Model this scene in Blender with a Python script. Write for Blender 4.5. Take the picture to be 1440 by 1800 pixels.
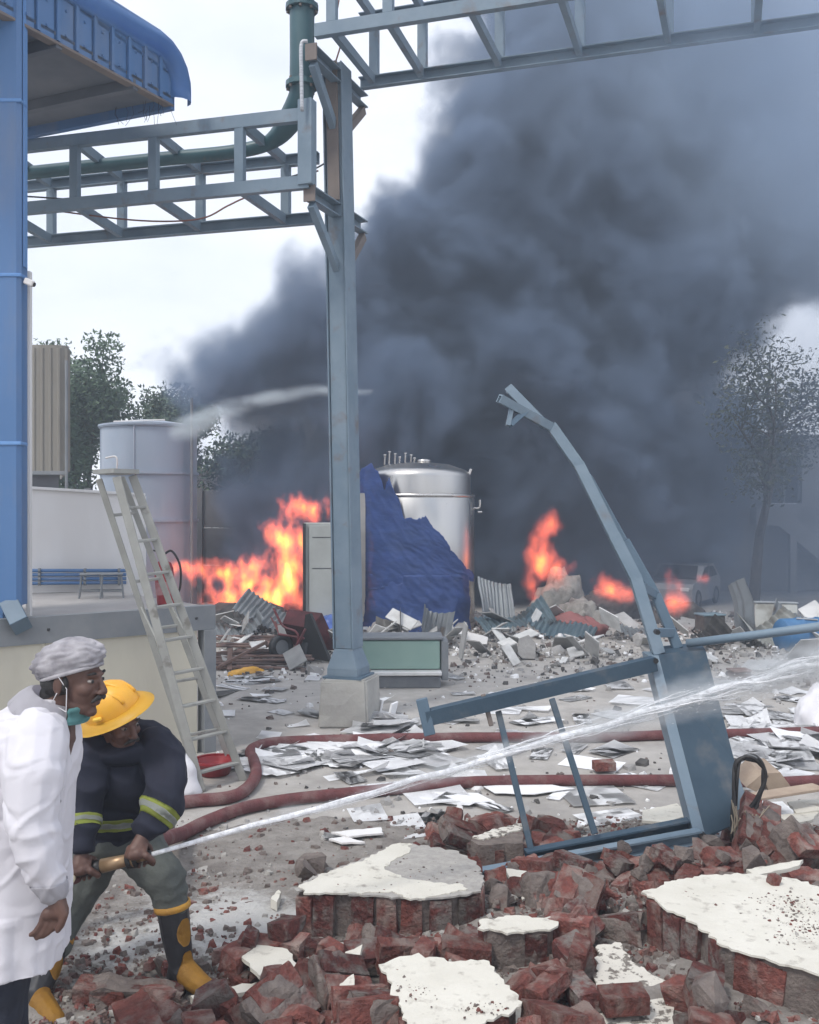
import bpy, bmesh, math, random
from mathutils import Vector, Matrix, noise
from mathutils import geometry as mgeo
R = math.radians
scene = bpy.context.scene
for o in list(bpy.data.objects): bpy.data.objects.remove(o)

# ---------------------------------------------------------------- camera
CAMZ, F = 2.2, 1700.0                      # eye height (m); focal length in pixels of a 1440x1800 frame
cd = bpy.data.cameras.new('camera'); cam = bpy.data.objects.new('camera', cd)
scene.collection.objects.link(cam); scene.camera = cam
cam.location = (0, 0, CAMZ); cam.rotation_euler = (R(90), 0, 0)
cd.sensor_fit = 'VERTICAL'; cd.sensor_height = 36.0; cd.lens = 36.0 * F / 1800.0
cd.clip_start = 0.05; cd.clip_end = 2000

# ---------------------------------------------------------------- light
SUN_EL, SUN_AZ = 55.0, -140.0              # high, behind the left shoulder, behind thin cloud
w = bpy.data.worlds.new('World'); scene.world = w; w.use_nodes = True
nt = w.node_tree; nt.nodes.clear()
wo = nt.nodes.new('ShaderNodeOutputWorld'); bg = nt.nodes.new('ShaderNodeBackground')
sky = nt.nodes.new('ShaderNodeTexSky'); sky.sky_type = 'NISHITA'; sky.sun_disc = False
sky.sun_elevation = R(SUN_EL); sky.sun_rotation = R(SUN_AZ); sky.air_density = 1.5; sky.dust_density = 3.0
tc = nt.nodes.new('ShaderNodeTexCoord')
mp = nt.nodes.new('ShaderNodeMapping'); mp.inputs['Scale'].default_value = (1.0, 1.0, 2.2)
nz = nt.nodes.new('ShaderNodeTexNoise'); nz.inputs['Scale'].default_value = 2.6; nz.inputs['Detail'].default_value = 6; nz.inputs['Roughness'].default_value = .55
rp = nt.nodes.new('ShaderNodeValToRGB')
rp.color_ramp.elements[0].position = .36; rp.color_ramp.elements[0].color = (6.4, 6.75, 7.9, 1)
rp.color_ramp.elements[1].position = .62; rp.color_ramp.elements[1].color = (8.3, 8.45, 8.9, 1)
mx = nt.nodes.new('ShaderNodeMix'); mx.data_type = 'RGBA'; mx.inputs[0].default_value = .93
L = nt.links.new
L(tc.outputs['Generated'], mp.inputs['Vector']); L(mp.outputs['Vector'], nz.inputs['Vector']); L(nz.outputs['Fac'], rp.inputs['Fac'])
L(sky.outputs['Color'], mx.inputs[6]); L(rp.outputs['Color'], mx.inputs[7]); L(mx.outputs[2], bg.inputs['Color'])
bg.inputs['Strength'].default_value = .1
L(bg.outputs['Background'], wo.inputs['Surface'])
sd = bpy.data.lights.new('sun', 'SUN'); sd.energy = 1.5; sd.angle = R(12); sd.color = (1, .96, .9)
sun = bpy.data.objects.new('sun', sd); scene.collection.objects.link(sun)
_a, _e = R(SUN_AZ), R(SUN_EL)
_dir = Vector((math.sin(_a) * math.cos(_e), math.cos(_a) * math.cos(_e), math.sin(_e)))   # towards the sun
sun.rotation_euler = (-_dir).to_track_quat('-Z', 'Y').to_euler()

vs = scene.view_settings
vs.view_transform = 'Standard'; vs.look = 'None'; vs.exposure = 0.62; vs.gamma = 1.0; vs.use_curve_mapping = False
scene.render.engine = 'CYCLES'
cy = scene.cycles
cy.use_denoising = True; cy.use_adaptive_sampling = True; cy.adaptive_threshold = .02; cy.max_bounces = 6; cy.diffuse_bounces = 3; cy.glossy_bounces = 3; cy.transmission_bounces = 3
cy.transparent_max_bounces = 16; cy.volume_bounces = 1; cy.volume_step_rate = 2.5; cy.volume_max_steps = 128
cy.caustics_reflective = False; cy.caustics_refractive = False

# ---------------------------------------------------------------- helpers
col = scene.collection
def P(px, py, Y):
    "photo pixel at a depth of Y metres -> point in the place"
    return Vector(((px - 720) / F * Y, Y, CAMZ - (py - 900) / F * Y))
def G(px, py, z=0.0):
    "photo pixel on the horizontal plane z -> point"
    Y = (CAMZ - z) * F / (py - 900)
    return Vector(((px - 720) / F * Y, Y, z))

MATS = {}
def mat(name, c1, c2=None, scale=4.0, rough=.7, metal=0.0, bump=0.0, bscale=None, vary=0.0, lo=.35, hi=.65, c3=None, s3=1.3, lo3=.52, hi3=.68,
        detail=5.0, stretch=None, spec=.5, dist=.02, rvar=0.0):
    "procedural material: two colours mixed by noise, an optional third in patches, bump, variation per object"
    m = bpy.data.materials.new(name); m.use_nodes = True; n = m.node_tree.nodes; l = m.node_tree.links.new
    b = n['Principled BSDF']; b.inputs['Roughness'].default_value = rough; b.inputs['Metallic'].default_value = metal
    b.inputs['Specular IOR Level'].default_value = spec
    t = n.new('ShaderNodeTexCoord'); vec = t.outputs['Object']
    oi = n.new('ShaderNodeObjectInfo')
    ad = n.new('ShaderNodeVectorMath'); ad.operation = 'ADD'
    sc = n.new('ShaderNodeVectorMath'); sc.operation = 'SCALE'; sc.inputs[0].default_value = (37, 51, 23); l(oi.outputs['Random'], sc.inputs['Scale'])
    l(vec, ad.inputs[0]); l(sc.outputs[0], ad.inputs[1]); vec = ad.outputs[0]
    if stretch:
        mpn = n.new('ShaderNodeMapping'); mpn.inputs['Scale'].default_value = stretch; l(vec, mpn.inputs['Vector']); vec = mpn.outputs['Vector']
    def tex(s, d=detail):
        x = n.new('ShaderNodeTexNoise'); x.inputs['Scale'].default_value = s; x.inputs['Detail'].default_value = d; x.inputs['Roughness'].default_value = .6
        l(vec, x.inputs['Vector']); return x.outputs['Fac']
    def ramp(f, a, c):
        x = n.new('ShaderNodeMapRange'); x.inputs['From Min'].default_value = a; x.inputs['From Max'].default_value = c; l(f, x.inputs['Value']); return x.outputs['Result']
    def mixc(f, a, c):
        x = n.new('ShaderNodeMix'); x.data_type = 'RGBA'; l(f, x.inputs[0])
        for k, v in ((6, a), (7, c)):
            if isinstance(v, tuple): x.inputs[k].default_value = (*v, 1)
            else: l(v, x.inputs[k])
        return x.outputs[2]
    c = c1
    if c2: c = mixc(ramp(tex(scale), lo, hi), c1, c2)
    if c3: c = mixc(ramp(tex(s3), lo3, hi3), c, c3)
    if vary:
        h = n.new('ShaderNodeHueSaturation'); mr = n.new('ShaderNodeMapRange')
        mr.inputs['To Min'].default_value = 1 - vary; mr.inputs['To Max'].default_value = 1 + vary; l(oi.outputs['Random'], mr.inputs['Value']); l(mr.outputs['Result'], h.inputs['Value'])
        if isinstance(c, tuple): h.inputs['Color'].default_value = (*c, 1)
        else: l(c, h.inputs['Color'])
        c = h.outputs['Color']
    if isinstance(c, tuple): b.inputs['Base Color'].default_value = (*c, 1)
    else: l(c, b.inputs['Base Color'])
    if rvar:
        mr = n.new('ShaderNodeMapRange'); mr.inputs['To Min'].default_value = rough - rvar; mr.inputs['To Max'].default_value = rough + rvar
        mr.inputs['From Min'].default_value = .3; mr.inputs['From Max'].default_value = .7
        l(tex(scale * 1.7), mr.inputs['Value']); l(mr.outputs['Result'], b.inputs['Roughness'])
    if bump:
        bp = n.new('ShaderNodeBump'); bp.inputs['Strength'].default_value = bump; bp.inputs['Distance'].default_value = dist
        l(tex(bscale or scale * 4, 8), bp.inputs['Height']); l(bp.outputs['Normal'], b.inputs['Normal'])
    MATS[name] = m
    return m

def obj(name, me, m=None, parent=None, loc=None, rot=None, smooth=False):
    if isinstance(me, bmesh.types.BMesh):
        bm = me; me = bpy.data.meshes.new(name); bmesh.ops.recalc_face_normals(bm, faces=bm.faces); bm.to_mesh(me); bm.free()
    if m is not None and not me.materials: me.materials.append(m)
    if smooth:
        me.polygons.foreach_set('use_smooth', [True] * len(me.polygons))
    o = bpy.data.objects.new(name, me); col.objects.link(o)
    if parent: o.parent = parent
    if loc is not None: o.location = loc
    if rot is not None: o.rotation_euler = rot
    return o
def tag(o, label=None, cat=None, group=None, kind=None):
    if label: o['label'] = label
    if cat: o['category'] = cat
    if group: o['group'] = group
    if kind: o['kind'] = kind
    return o
def empty(name, label, cat, loc=(0, 0, 0), group=None, rot=None):
    o = bpy.data.objects.new(name, None); col.objects.link(o); o.location = loc; o.empty_display_size = .1
    if rot: o.rotation_euler = rot
    return tag(o, label, cat, group)
class Rel:
    "adds parts given in world coordinates to a thing whose Empty stands at its base"
    def __init__(s, root): s.r = root; s.inv = Matrix.Translation(root.location).inverted() if not any(root.rotation_euler) else (Matrix.Translation(root.location) @ root.rotation_euler.to_matrix().to_4x4()).inverted()
    def __call__(s, name, bm, m=None, smooth=False, sub=None):
        bmesh.ops.transform(bm, matrix=s.inv, verts=bm.verts)
        return obj(name, bm, m, sub or s.r, smooth=smooth)

# --- shapes added to a bmesh
def basis(d, up=Vector((0, 0, 1))):
    d = d.normalized(); s = d.cross(up)
    if s.length < 1e-4: s = d.cross(Vector((0, 1, 0)))
    s.normalize(); return d, s, s.cross(d).normalized()
def box(bm, c, size, rot=None, bevel=0.0):
    r = bmesh.ops.create_cube(bm, size=1.0)
    M = Matrix.Translation(Vector(c)) @ (rot.to_4x4() if rot else Matrix.Identity(4)) @ Matrix.Diagonal((*size, 1))
    bmesh.ops.transform(bm, matrix=M, verts=r['verts'])
    if bevel:
        es = list({e for v in r['verts'] for e in v.link_edges})
        bmesh.ops.bevel(bm, geom=es, offset=bevel, segments=1, affect='EDGES', profile=.5)
    return bm
def bar(bm, a, b, w, h, up=Vector((0, 0, 1)), bevel=0.004):
    "rectangular bar from a to b, w wide and h high"
    a, b = Vector(a), Vector(b); d, s, u = basis(b - a, up)
    rot = Matrix((s, d, u)).transposed()
    return box(bm, (a + b) / 2, (w, (b - a).length, h), rot, bevel)
def channel(bm, a, b, w, h, t=.012, up=Vector((0, 0, 1)), side=1):
    "a C section: web and two flanges"
    a, b = Vector(a), Vector(b); d, s, u = basis(b - a, up); rot = Matrix((s, d, u)).transposed(); L_ = (b - a).length; c = (a + b) / 2
    box(bm, c + s * side * (w / 2 - t / 2), (t, L_, h), rot)
    box(bm, c + u * (h / 2 - t / 2) - s * side * t / 2, (w - t, L_, t), rot); box(bm, c - u * (h / 2 - t / 2) - s * side * t / 2, (w - t, L_, t), rot)
    return bm
def tube(bm, pts, rad, seg=10, cap=True, closed=False):
    "tube along a list of points; rad a number or a list"
    pts = [Vector(p) for p in pts]; n = len(pts); rings = []; up = None
    for i, p in enumerate(pts):
        d = (pts[min(i + 1, n - 1)] - pts[max(i - 1, 0)]).normalized()
        if up is None: _, s, u = basis(d)
        else:
            s = d.cross(up); s = s.normalized() if s.length > 1e-5 else basis(d)[1]; u = s.cross(d).normalized()
        up = u; r = rad[i] if isinstance(rad, (list, tuple)) else rad
        rings.append([bm.verts.new(p + (s * math.cos(2 * math.pi * k / seg) + u * math.sin(2 * math.pi * k / seg)) * r) for k in range(seg)])
    for i in range(n - 1):
        for k in range(seg):
            bm.faces.new((rings[i][k], rings[i][(k + 1) % seg], rings[i + 1][(k + 1) % seg], rings[i + 1][k]))
    if cap: bm.faces.new(rings[0][::-1]); bm.faces.new(rings[-1])
    return bm
def spline(pts, n=8):
    "Catmull-Rom through the points"
    p = [Vector(q) for q in pts]; p = [2 * p[0] - p[1]] + p + [2 * p[-1] - p[-2]]; out = []
    for i in range(1, len(p) - 2):
        for k in range(n):
            t = k / n
            out.append(.5 * ((2 * p[i]) + (p[i + 1] - p[i - 1]) * t + (2 * p[i - 1] - 5 * p[i] + 4 * p[i + 1] - p[i + 2]) * t * t + (3 * p[i] - p[i - 1] - 3 * p[i + 1] + p[i + 2]) * t ** 3))
    return out + [p[-2]]
def lathe(bm, prof, c=(0, 0, 0), seg=48, a0=0.0, a1=360.0, cap=False):
    "profile [(r,z)] turned about z"
    full = abs(a1 - a0 - 360) < 1e-6; n = seg if full else seg + 1; c = Vector(c); rings = []
    for r, z in prof:
        if r < 1e-5: rings.append([bm.verts.new(c + Vector((0, 0, z)))])
        else: rings.append([bm.verts.new(c + Vector((r * math.cos(R(a0 + (a1 - a0) * k / seg)), r * math.sin(R(a0 + (a1 - a0) * k / seg)), z))) for k in range(n)])
    for A, B in zip(rings, rings[1:]):
        for k in range(seg):
            k2 = (k + 1) % n
            if len(A) == 1 and len(B) == 1: continue
            if len(A) == 1: bm.faces.new((A[0], B[k2], B[k]))
            elif len(B) == 1: bm.faces.new((A[k], A[k2], B[0]))
            else: bm.faces.new((A[k], A[k2], B[k2], B[k]))
    return bm
def prism(bm, poly, t, M=None):
    "extrude a 3-D polygon by the vector t"
    t = Vector(t); a = [bm.verts.new(Vector(p)) for p in poly]; b = [bm.verts.new(Vector(p) + t) for p in poly]; n = len(a)
    tris = mgeo.tessellate_polygon([[Vector(p) for p in poly]])
    for i, j, k in tris:
        try: bm.faces.new((a[i], a[j], a[k])); bm.faces.new((b[k], b[j], b[i]))
        except ValueError: pass
    for i in range(n): bm.faces.new((a[i], a[(i + 1) % n], b[(i + 1) % n], b[i]))
    return bm
def jag(poly, step, amp, seed=0):
    "subdivide a closed polygon (2-D) and roughen its outline"
    out = []; n = len(poly); rnd = random.Random(seed)
    for i in range(n):
        a, b = Vector(poly[i][:2]), Vector(poly[(i + 1) % n][:2]); L_ = (b - a).length; k = max(1, int(L_ / step)); nn = Vector((-(b - a).y, (b - a).x)) / max(L_, 1e-6)
        for j in range(k):
            t = (j + (rnd.uniform(-.25, .25) if j else 0)) / k; o = rnd.gauss(0, amp) if j else 0
            o += amp * 1.5 * noise.noise(Vector((a.x * 7 + t * L_ * 9, seed * 3.1, i))) if j else 0
            out.append(a.lerp(b, t) + nn * o)
    return out
def inside(p, poly):
    c = False; n = len(poly)
    for i in range(n):
        a, b = poly[i], poly[i - 1]
        if (a[1] > p[1]) != (b[1] > p[1]) and p[0] < (b[0] - a[0]) * (p[1] - a[1]) / (b[1] - a[1]) + a[0]: c = not c
    return c
def edge_dist(p, poly):
    best = 9
    for i in range(len(poly)):
        a, b = Vector(poly[i - 1][:2]), Vector(poly[i][:2]); q, t = mgeo.intersect_point_line(Vector((*p[:2], 0)), a.to_3d(), b.to_3d())
        t = min(1, max(0, t)); best = min(best, (a.lerp(b, t) - Vector(p[:2])).length)
    return best
def roughen(bm, amp, scale, seed=0.0):
    for v in bm.verts:
        v.co += Vector((noise.noise(v.co * scale + Vector((seed, 0, 0))), noise.noise(v.co * scale + Vector((0, seed + 9, 0))), noise.noise(v.co * scale + Vector((0, 0, seed + 17))))) * amp
def hull(bm, pts):
    vs_ = [bm.verts.new(p) for p in pts]; r = bmesh.ops.convex_hull(bm, input=vs_)
    dead = [g for g in set(r['geom_interior']) | set(r['geom_unused']) if isinstance(g, bmesh.types.BMVert) and g.is_valid]
    bmesh.ops.delete(bm, geom=dead, context='VERTS'); return bm
def copy_tree(o, parent=None):
    c = o.copy(); col.objects.link(c); c.parent = parent
    for ch in o.children: copy_tree(ch, c)
    return c
# ---------------------------------------------------------------- materials
mat('concrete', (.44, .415, .385), (.36, .34, .315), 5.0, .88, bump=.35, bscale=26, c3=(.25, .235, .22), s3=1.3, lo3=.5, hi3=.78, detail=13, spec=.3)
mat('steelblue', (.14, .20, .255), (.19, .25, .305), 2.5, .55, bump=.12, bscale=18, c3=(.15, .12, .105), s3=3.6, lo3=.58, hi3=.76, detail=11)
mat('steelblue_dark', (.075, .125, .175), (.105, .16, .215), 3, .5, bump=.05, bscale=18, c3=(.12, .09, .07), s3=4, lo3=.7, hi3=.8)
mat('sheetblue', (.06, .15, .32), (.08, .175, .36), 1.2, .42, c3=(.15, .20, .30), s3=2.6, lo3=.5, hi3=.78, stretch=(1, 1, .25), detail=9)
mat('sheetblue_light', (.10, .24, .52), (.14, .29, .56), 1.5, .4, stretch=(1, 1, .3))
mat('soffit', (.10, .115, .14), (.15, .16, .18), 1.5, .7)
mat('cream', (.58, .55, .45), (.5, .47, .39), 1.6, .85, bump=.12, bscale=40, c3=(.30, .28, .24), s3=1.1, lo3=.58, hi3=.8, stretch=(1, 1, .35))
mat('white_wall', (.78, .77, .76), (.68, .66, .64), 1.2, .8, bump=.05, bscale=30, c3=(.5, .47, .44), s3=2.2, lo3=.66, hi3=.85, stretch=(1, 1, .3))
mat('grey_steel', (.17, .185, .20), (.23, .24, .25), 2.5, .55, bump=.06, bscale=25, c3=(.13, .10, .085), s3=3.4, lo3=.66, hi3=.8)
mat('silo', (.30, .36, .44), (.36, .41, .49), .8, .5, metal=.15, c3=(.42, .46, .52), s3=.6, stretch=(1, 1, .3))
mat('shed', (.27, .25, .215), (.21, .195, .17), 1.5, .7, c3=(.33, .31, .28), s3=1.0, stretch=(1, 1, .2))
mat('wall_grey', (.20, .20, .21), (.15, .15, .16), .8, .85, bump=.1, bscale=10)
mat('building', (.40, .40, .40), (.33, .33, .33), .7, .85, c3=(.22, .22, .22), s3=.5)
mat('dark', (.02, .02, .024), rough=.6)
mat('pipe_green', (.028, .08, .095), (.045, .11, .125), 3, .4, c3=(.12, .1, .07), s3=4, lo3=.66, hi3=.8)
mat('conduit', (.6, .62, .65), (.35, .37, .4), 60, .4, stretch=(.2, .2, 1))
mat('cable', (.03, .028, .028), rough=.6); mat('cable_red', (.20, .08, .06), rough=.6)
mat('plinth', (.42, .41, .38), (.33, .32, .3), 3, .9, bump=.4, bscale=22, c3=(.2, .195, .18), s3=2.4, lo3=.58, hi3=.76)
mat('stainless', (.62, .60, .57), (.54, .525, .505), 1.2, .30, metal=1.0, bump=.03, bscale=3, rvar=.07, stretch=(1, 1, .15))
mat('stainless_dirty', (.5, .48, .45), (.38, .36, .34), 2.0, .45, metal=.9)
mat('tarp', (.045, .10, .33), (.065, .135, .42), 2.0, .34, bump=.3, bscale=10, stretch=(.6, .6, 2.4), c3=(.045, .095, .28), s3=1.4, spec=.5)
mat('alu', (.36, .36, .335), (.28, .28, .26), 4, .55, metal=.25, c3=(.2, .19, .17), s3=5, lo3=.6)
mat('red', (.33, .022, .03), (.26, .015, .02), 3, .4); mat('black', (.015, .015, .016), rough=.5)
mat('bark', (.10, .08, .065), (.06, .05, .04), 6, .9, bump=.5)
mat('leaf', (.045, .085, .04), (.075, .12, .06), 1.1, .6, vary=.2)
mat('leaf_dark', (.02, .03, .018), (.035, .045, .025), 1.1, .6)
mat('orange_brown', (.20, .165, .145), (.15, .125, .115), 3, .7)

# ---------------------------------------------------------------- ground
def step(a, b, x):
    t = min(1, max(0, (x - a) / (b - a))); return t * t * (3 - 2 * t)
def mound(x, y):
    "height of the rubble bank in the foreground"
    far = 4.75 + .35 * step(-.6, 1.6, x) + .9 * step(1.3, 3.0, x)
    m = step(far + .95, far - .15, y) * step(1.6, 2.9, y) * step(-4.0, -2.2, x) * step(6.5, 4.5, x)
    h = (.05 + .13 * step(-.9, .5, x) + .06 * step(.7, 1.5, x)) * m
    h += m * .05 * noise.noise(Vector((x * 2.1, y * 2.1, 0))) + m * .022 * noise.noise(Vector((x * 7, y * 7, 3)))
    return max(0, h)
bm = bmesh.new(); bmesh.ops.create_grid(bm, x_segments=8, y_segments=8, size=300)
tag(obj('ground', bm, MATS['concrete'], loc=(0, 200, 0)), kind='structure')
m = mat('dirt', (.22, .20, .18), (.31, .285, .26), 9, .95, bump=.9, bscale=34, c3=(.12, .10, .09), s3=1.7, lo3=.5, hi3=.7, dist=.03)
bm = bmesh.new(); nx, ny = 210, 150; vv = []
for j in range(ny + 1):
    for i in range(nx + 1):
        x, y = -3.4 + 8.8 * i / nx, 2.2 + 5.2 * j / ny
        e = step(0, .9, min(x + 3.4, 5.4 - x, 7.4 - y + .5 * noise.noise(Vector((x * .9, 5, 1))) , y - 2.2))
        b_ = .016 + .014 * noise.noise(Vector((x * 5, y * 5, 7))) + .010 * noise.noise(Vector((x * 17, y * 17, 2))) + .02 * noise.noise(Vector((x * 1.2, y * 1.2, 9)))
        vv.append(bm.verts.new((x, y, mound(x, y) + b_ * e - .03 * (1 - e))))
for j in range(ny):
    for i in range(nx):
        k = j * (nx + 1) + i; bm.faces.new((vv[k], vv[k + 1], vv[k + nx + 2], vv[k + nx + 1]))
g = obj('dirt_ground', bm, m, smooth=True); tag(g, kind='structure')
at_ = g.data.attributes.new('dust', 'FLOAT', 'POINT')                  # pale cement dust spilt on the ground, its own patch
for i, v in enumerate(g.data.vertices):
    c = v.co; at_.data[i].value = max(0, 1.15 - Vector(((c.x + 1.0) / 1.15, (c.y - 5.1) / .85, 0)).length) + .35 * noise.noise(Vector((c.x * 2.4, c.y * 3.4, 4)))
n = m.node_tree.nodes; l = m.node_tree.links.new; b = n['Principled BSDF']; src = b.inputs['Base Color'].links[0].from_socket
a_ = n.new('ShaderNodeAttribute'); a_.attribute_name = 'dust'; t_ = n.new('ShaderNodeTexCoord'); nz_ = n.new('ShaderNodeTexNoise'); nz_.inputs['Scale'].default_value = 7; nz_.inputs['Detail'].default_value = 10; nz_.inputs['Roughness'].default_value = .78
l(t_.outputs['Object'], nz_.inputs['Vector']); ma = n.new('ShaderNodeMath'); ma.operation = 'MULTIPLY_ADD'; ma.inputs[1].default_value = .55; l(a_.outputs['Fac'], ma.inputs[0]); l(nz_.outputs['Fac'], ma.inputs[2])
mr = n.new('ShaderNodeMapRange'); mr.inputs['From Min'].default_value = .78; mr.inputs['From Max'].default_value = 1.0; l(ma.outputs[0], mr.inputs['Value'])
mx_ = n.new('ShaderNodeMix'); mx_.data_type = 'RGBA'; l(mr.outputs['Result'], mx_.inputs[0]); l(src, mx_.inputs[6]); mx_.inputs[7].default_value = (.52, .51, .49, 1); l(mx_.outputs[2], b.inputs['Base Color'])

# ---------------------------------------------------------------- loading dock on the left
DL, DR = Vector((-3.6, 7.42, 0)), Vector((-1.79, 8.9, 0)); DZ = 1.335
dd = (DR - DL).normalized(); dn = Vector((-dd.y, dd.x, 0))         # dn points away from the camera
r = empty('loading_dock', 'cream loading dock with grey steel edge beam and corner post', 'dock', (DL.x, DL.y, 0)); A = Rel(r)
bm = bmesh.new(); a, b = DL - dd * 2, DR - dd * .17
prism(bm, [a + dn * .02, b + dn * .02, b + dn * 3.2, a + dn * 5], (0, 0, DZ - .14)); A('wall', bm, MATS['cream'])
bm = bmesh.new(); prism(bm, [a + dn * .10 + Vector((0, 0, DZ - .137)), DR + dn * .13 + Vector((0, 0, DZ - .137)), DR + dn * 3.3 + Vector((0, 0, DZ - .137)), a + dn * 5 + Vector((0, 0, DZ - .137))], (0, 0, .125)); A('platform_floor', bm, mat('dockfloor', (.42, .40, .38), (.33, .31, .30), 2, .85, bump=.2))
bm = bmesh.new(); channel(bm, DL - dd * .45 + dn * .04 + Vector((0, 0, DZ - .1)), DR + Vector((0, 0, DZ - .1)) + dn * .04, .10, .22, .012, side=1); A('edge_beam', bm, MATS['grey_steel'])
bm = bmesh.new(); bar(bm, DR - dd * .06 + dn * .04, DR - dd * .06 + dn * .04 + Vector((0, 0, DZ - .213)), .13, .12, up=dd); A('corner_post', bm, MATS['grey_steel'])
for s in (.12, .95): 
    bm = bmesh.new(); c = DR - dd * s * 1.6 - dn * .012 + Vector((0, 0, DZ - .1)); box(bm, c, (.022, .022, .022), bevel=.005); A('bolt', bm, MATS['dark'])

# white wall standing on the dock, blue pipes along it
def wpt(px, py, Y): return P(px, py, Y)
r = empty('white_wall', 'smooth white wall panel standing behind the loading dock', 'wall', (-4.2, 10.6, DZ)); A = Rel(r)
bm = bmesh.new(); prism(bm, [P(20, 858, 10.4), P(252, 872, 10.9), P(252, 1072, 10.9), P(20, 1080, 10.4)], (0, .12, 0)); A('panel', bm, MATS['white_wall'])
bm = bmesh.new(); bar(bm, P(20, 858, 10.38) + Vector((0, .06, .015)), P(252, 872, 10.88) + Vector((0, .06, .015)), .16, .03); A('coping', bm, MATS['white_wall'])
for k in range(4):
    o = empty('pipe_rail', ('topmost', 'second from top', 'third from top', 'lowest')[k] + ' of the blue pipes running along the white wall', 'pipe', P(40, 1003 + 7.5 * k, 10.3), 'blue pipes along the white wall'); A = Rel(o)
    bm = bmesh.new(); tube(bm, [P(30, 1003 + 7.5 * k, 10.3), P(222, 1003 + 7 * k, 10.72)], .019, 8); A('pipe', bm, MATS['sheetblue'], True)
    for x in (70, 150, 210):
        bm = bmesh.new(); q = P(x, 1003 + 7.3 * k, 10.31 + (x - 40) * .0022); tube(bm, [q + Vector((-.012, 0, 0)), q + Vector((.012, 0, 0))], .026, 8); A('clip', bm, MATS['grey_steel'])
def stool(px, label):
    c = P(px, 1062, 9.9); h = .30; o = empty('metal_stool', label, 'stool', c, 'metal stool frames on the dock'); o.rotation_euler = (0, 0, .3)
    for sx in (-1, 1):
        for sy in (-1, 1):
            bm = bmesh.new(); tube(bm, [(sx * .12, sy * .1, 0), (sx * .09, sy * .08, h)], .009, 6); obj('leg', bm, MATS['grey_steel'], o)
    bm = bmesh.new(); box(bm, (0, 0, h + .008), (.22, .2, .014), bevel=.004); obj('seat', bm, MATS['grey_steel'], o)
    for sy in (-1, 1):
        bm = bmesh.new(); tube(bm, [(-.108, sy * .092, .14), (.108, sy * .092, .14)], .007, 6); obj('stretcher', bm, MATS['grey_steel'], o)
stool(160, 'small metal stool frame on the dock, nearer the blue column')
stool(197, 'small metal stool frame on the dock, nearer the ladder')

# ---------------------------------------------------------------- blue shed column, downpipe and canopy
r = empty('blue_building', 'blue clad warehouse corner with downpipe and overhanging canopy', 'building', (-3.2, 7.9, 0)); A = Rel(r)
Yp = 7.85
x0, x1, x2 = (-60 - 720) / F * Yp, (30 - 720) / F * Yp, (48 - 720) / F * Yp
bm = bmesh.new(); box(bm, ((x0 + x1) / 2 - .25, Yp + .28, 4.9), (x1 - x0 + .2, .4, 7.2)); A('wall_cladding', bm, MATS['sheetblue'])
for k in range(3):
    bm = bmesh.new(); box(bm, (x0 + .1 + k * .105, Yp + .072, 4.9), (.022, .02, 7.2), bevel=.006); A('cladding_rib', bm, MATS['sheetblue'])
dp = bmesh.new(); zb = P(0, 1062, Yp).z
prism(dp, [(x1 - .14, Yp - .07, zb), (x1 - .11, Yp - .10, zb), (x1 + .035, Yp - .10, zb), (x1 + .065, Yp - .07, zb), (x1 + .065, Yp + .05, zb), (x1 - .14, Yp + .05, zb)], (0, 0, 8.4 - zb)); dpo = A('downpipe', dp, MATS['sheetblue'])
bm = bmesh.new(); bar(bm, (x1 - .04, Yp - .03, zb - .0), (x1 + .10, Yp - .16, zb - .16), .16, .14, up=Vector((1, 0, 0))); e_ = A('elbow', bm, MATS['steelblue_dark'])
for z in (2.75, 4.1, 5.5):
    bm = bmesh.new(); box(bm, (x1 - .04, Yp - .04, z), (.235, .14, .03), bevel=.006); A('pipe_strap', bm, MATS['sheetblue_light'])
zt = P(0, 470, Yp - .02).z
bm = bmesh.new(); prism(bm, [(x1 + .07, Yp - .05, zt), (x2 - .004, Yp - .05, zt), (x2 - .030, Yp + .04, zt), (x1 + .07, Yp + .04, zt)], (0, 0, 8.4 - zt)); A('corner_trim', bm, MATS['sheetblue_light'])
bm = bmesh.new(); box(bm, (x1 + .068, Yp + .08, (zt + zb) / 2 - .1), (.03, .05, zt - zb + .18)); A('wall_edge', bm, MATS['white_wall'])
bm = bmesh.new(); box(bm, (x1 - .6, Yp + .25, .66), (1.6, .36, 1.32)); A('plinth_wall', bm, MATS['cream'])
# canopy: fascia runs away from the camera, far edge parallel to the pipe bridge
C0, C1, C2 = P(48, 45, 7.87), P(304, 184, 9.4), P(48, 236, 10.12)
ax = (C1 - C0); ax.z = 0; ax.normalize(); zc = (C0.z + C1.z) / 2; H_ = .42
N0 = Vector((C1.x, C1.y, zc)) - ax * 3.1; N1 = Vector((C1.x, C1.y, zc)); out = Vector((ax.y, -ax.x, 0))   # out = to the right of the fascia
L_ = 3.1; npan = 15
for k in range(npan):
    bm = bmesh.new(); a = N0 + ax * (L_ * k / npan + .006); b = N0 + ax * (L_ * (k + 1) / npan - .006)
    hb = H_
    prism(bm, [a, b, b + Vector((0, 0, hb)), a + Vector((0, 0, hb))], out * -.02)
    prism(bm, [a + out * .001 + Vector((0, 0, .004)), a + ax * .035 + out * .001 + Vector((0, 0, .004)), a + ax * .035 + out * .001 + Vector((0, 0, hb - .004)), a + out * .001 + Vector((0, 0, hb - .004))], out * .022)
    for zz in (.09, .3):
        q = a + ax * .11 + out * .002 + Vector((0, 0, zz)); box(bm, q, (.018, .018, .018))
    A('fascia_panel', bm, MATS['sheetblue'])
prof = [(0, 0), (.05, .02), (.09, .06), (.11, .12), (.10, .18), (.06, .22), (0, .24)]
bm = bmesh.new(); rows = []
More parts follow.
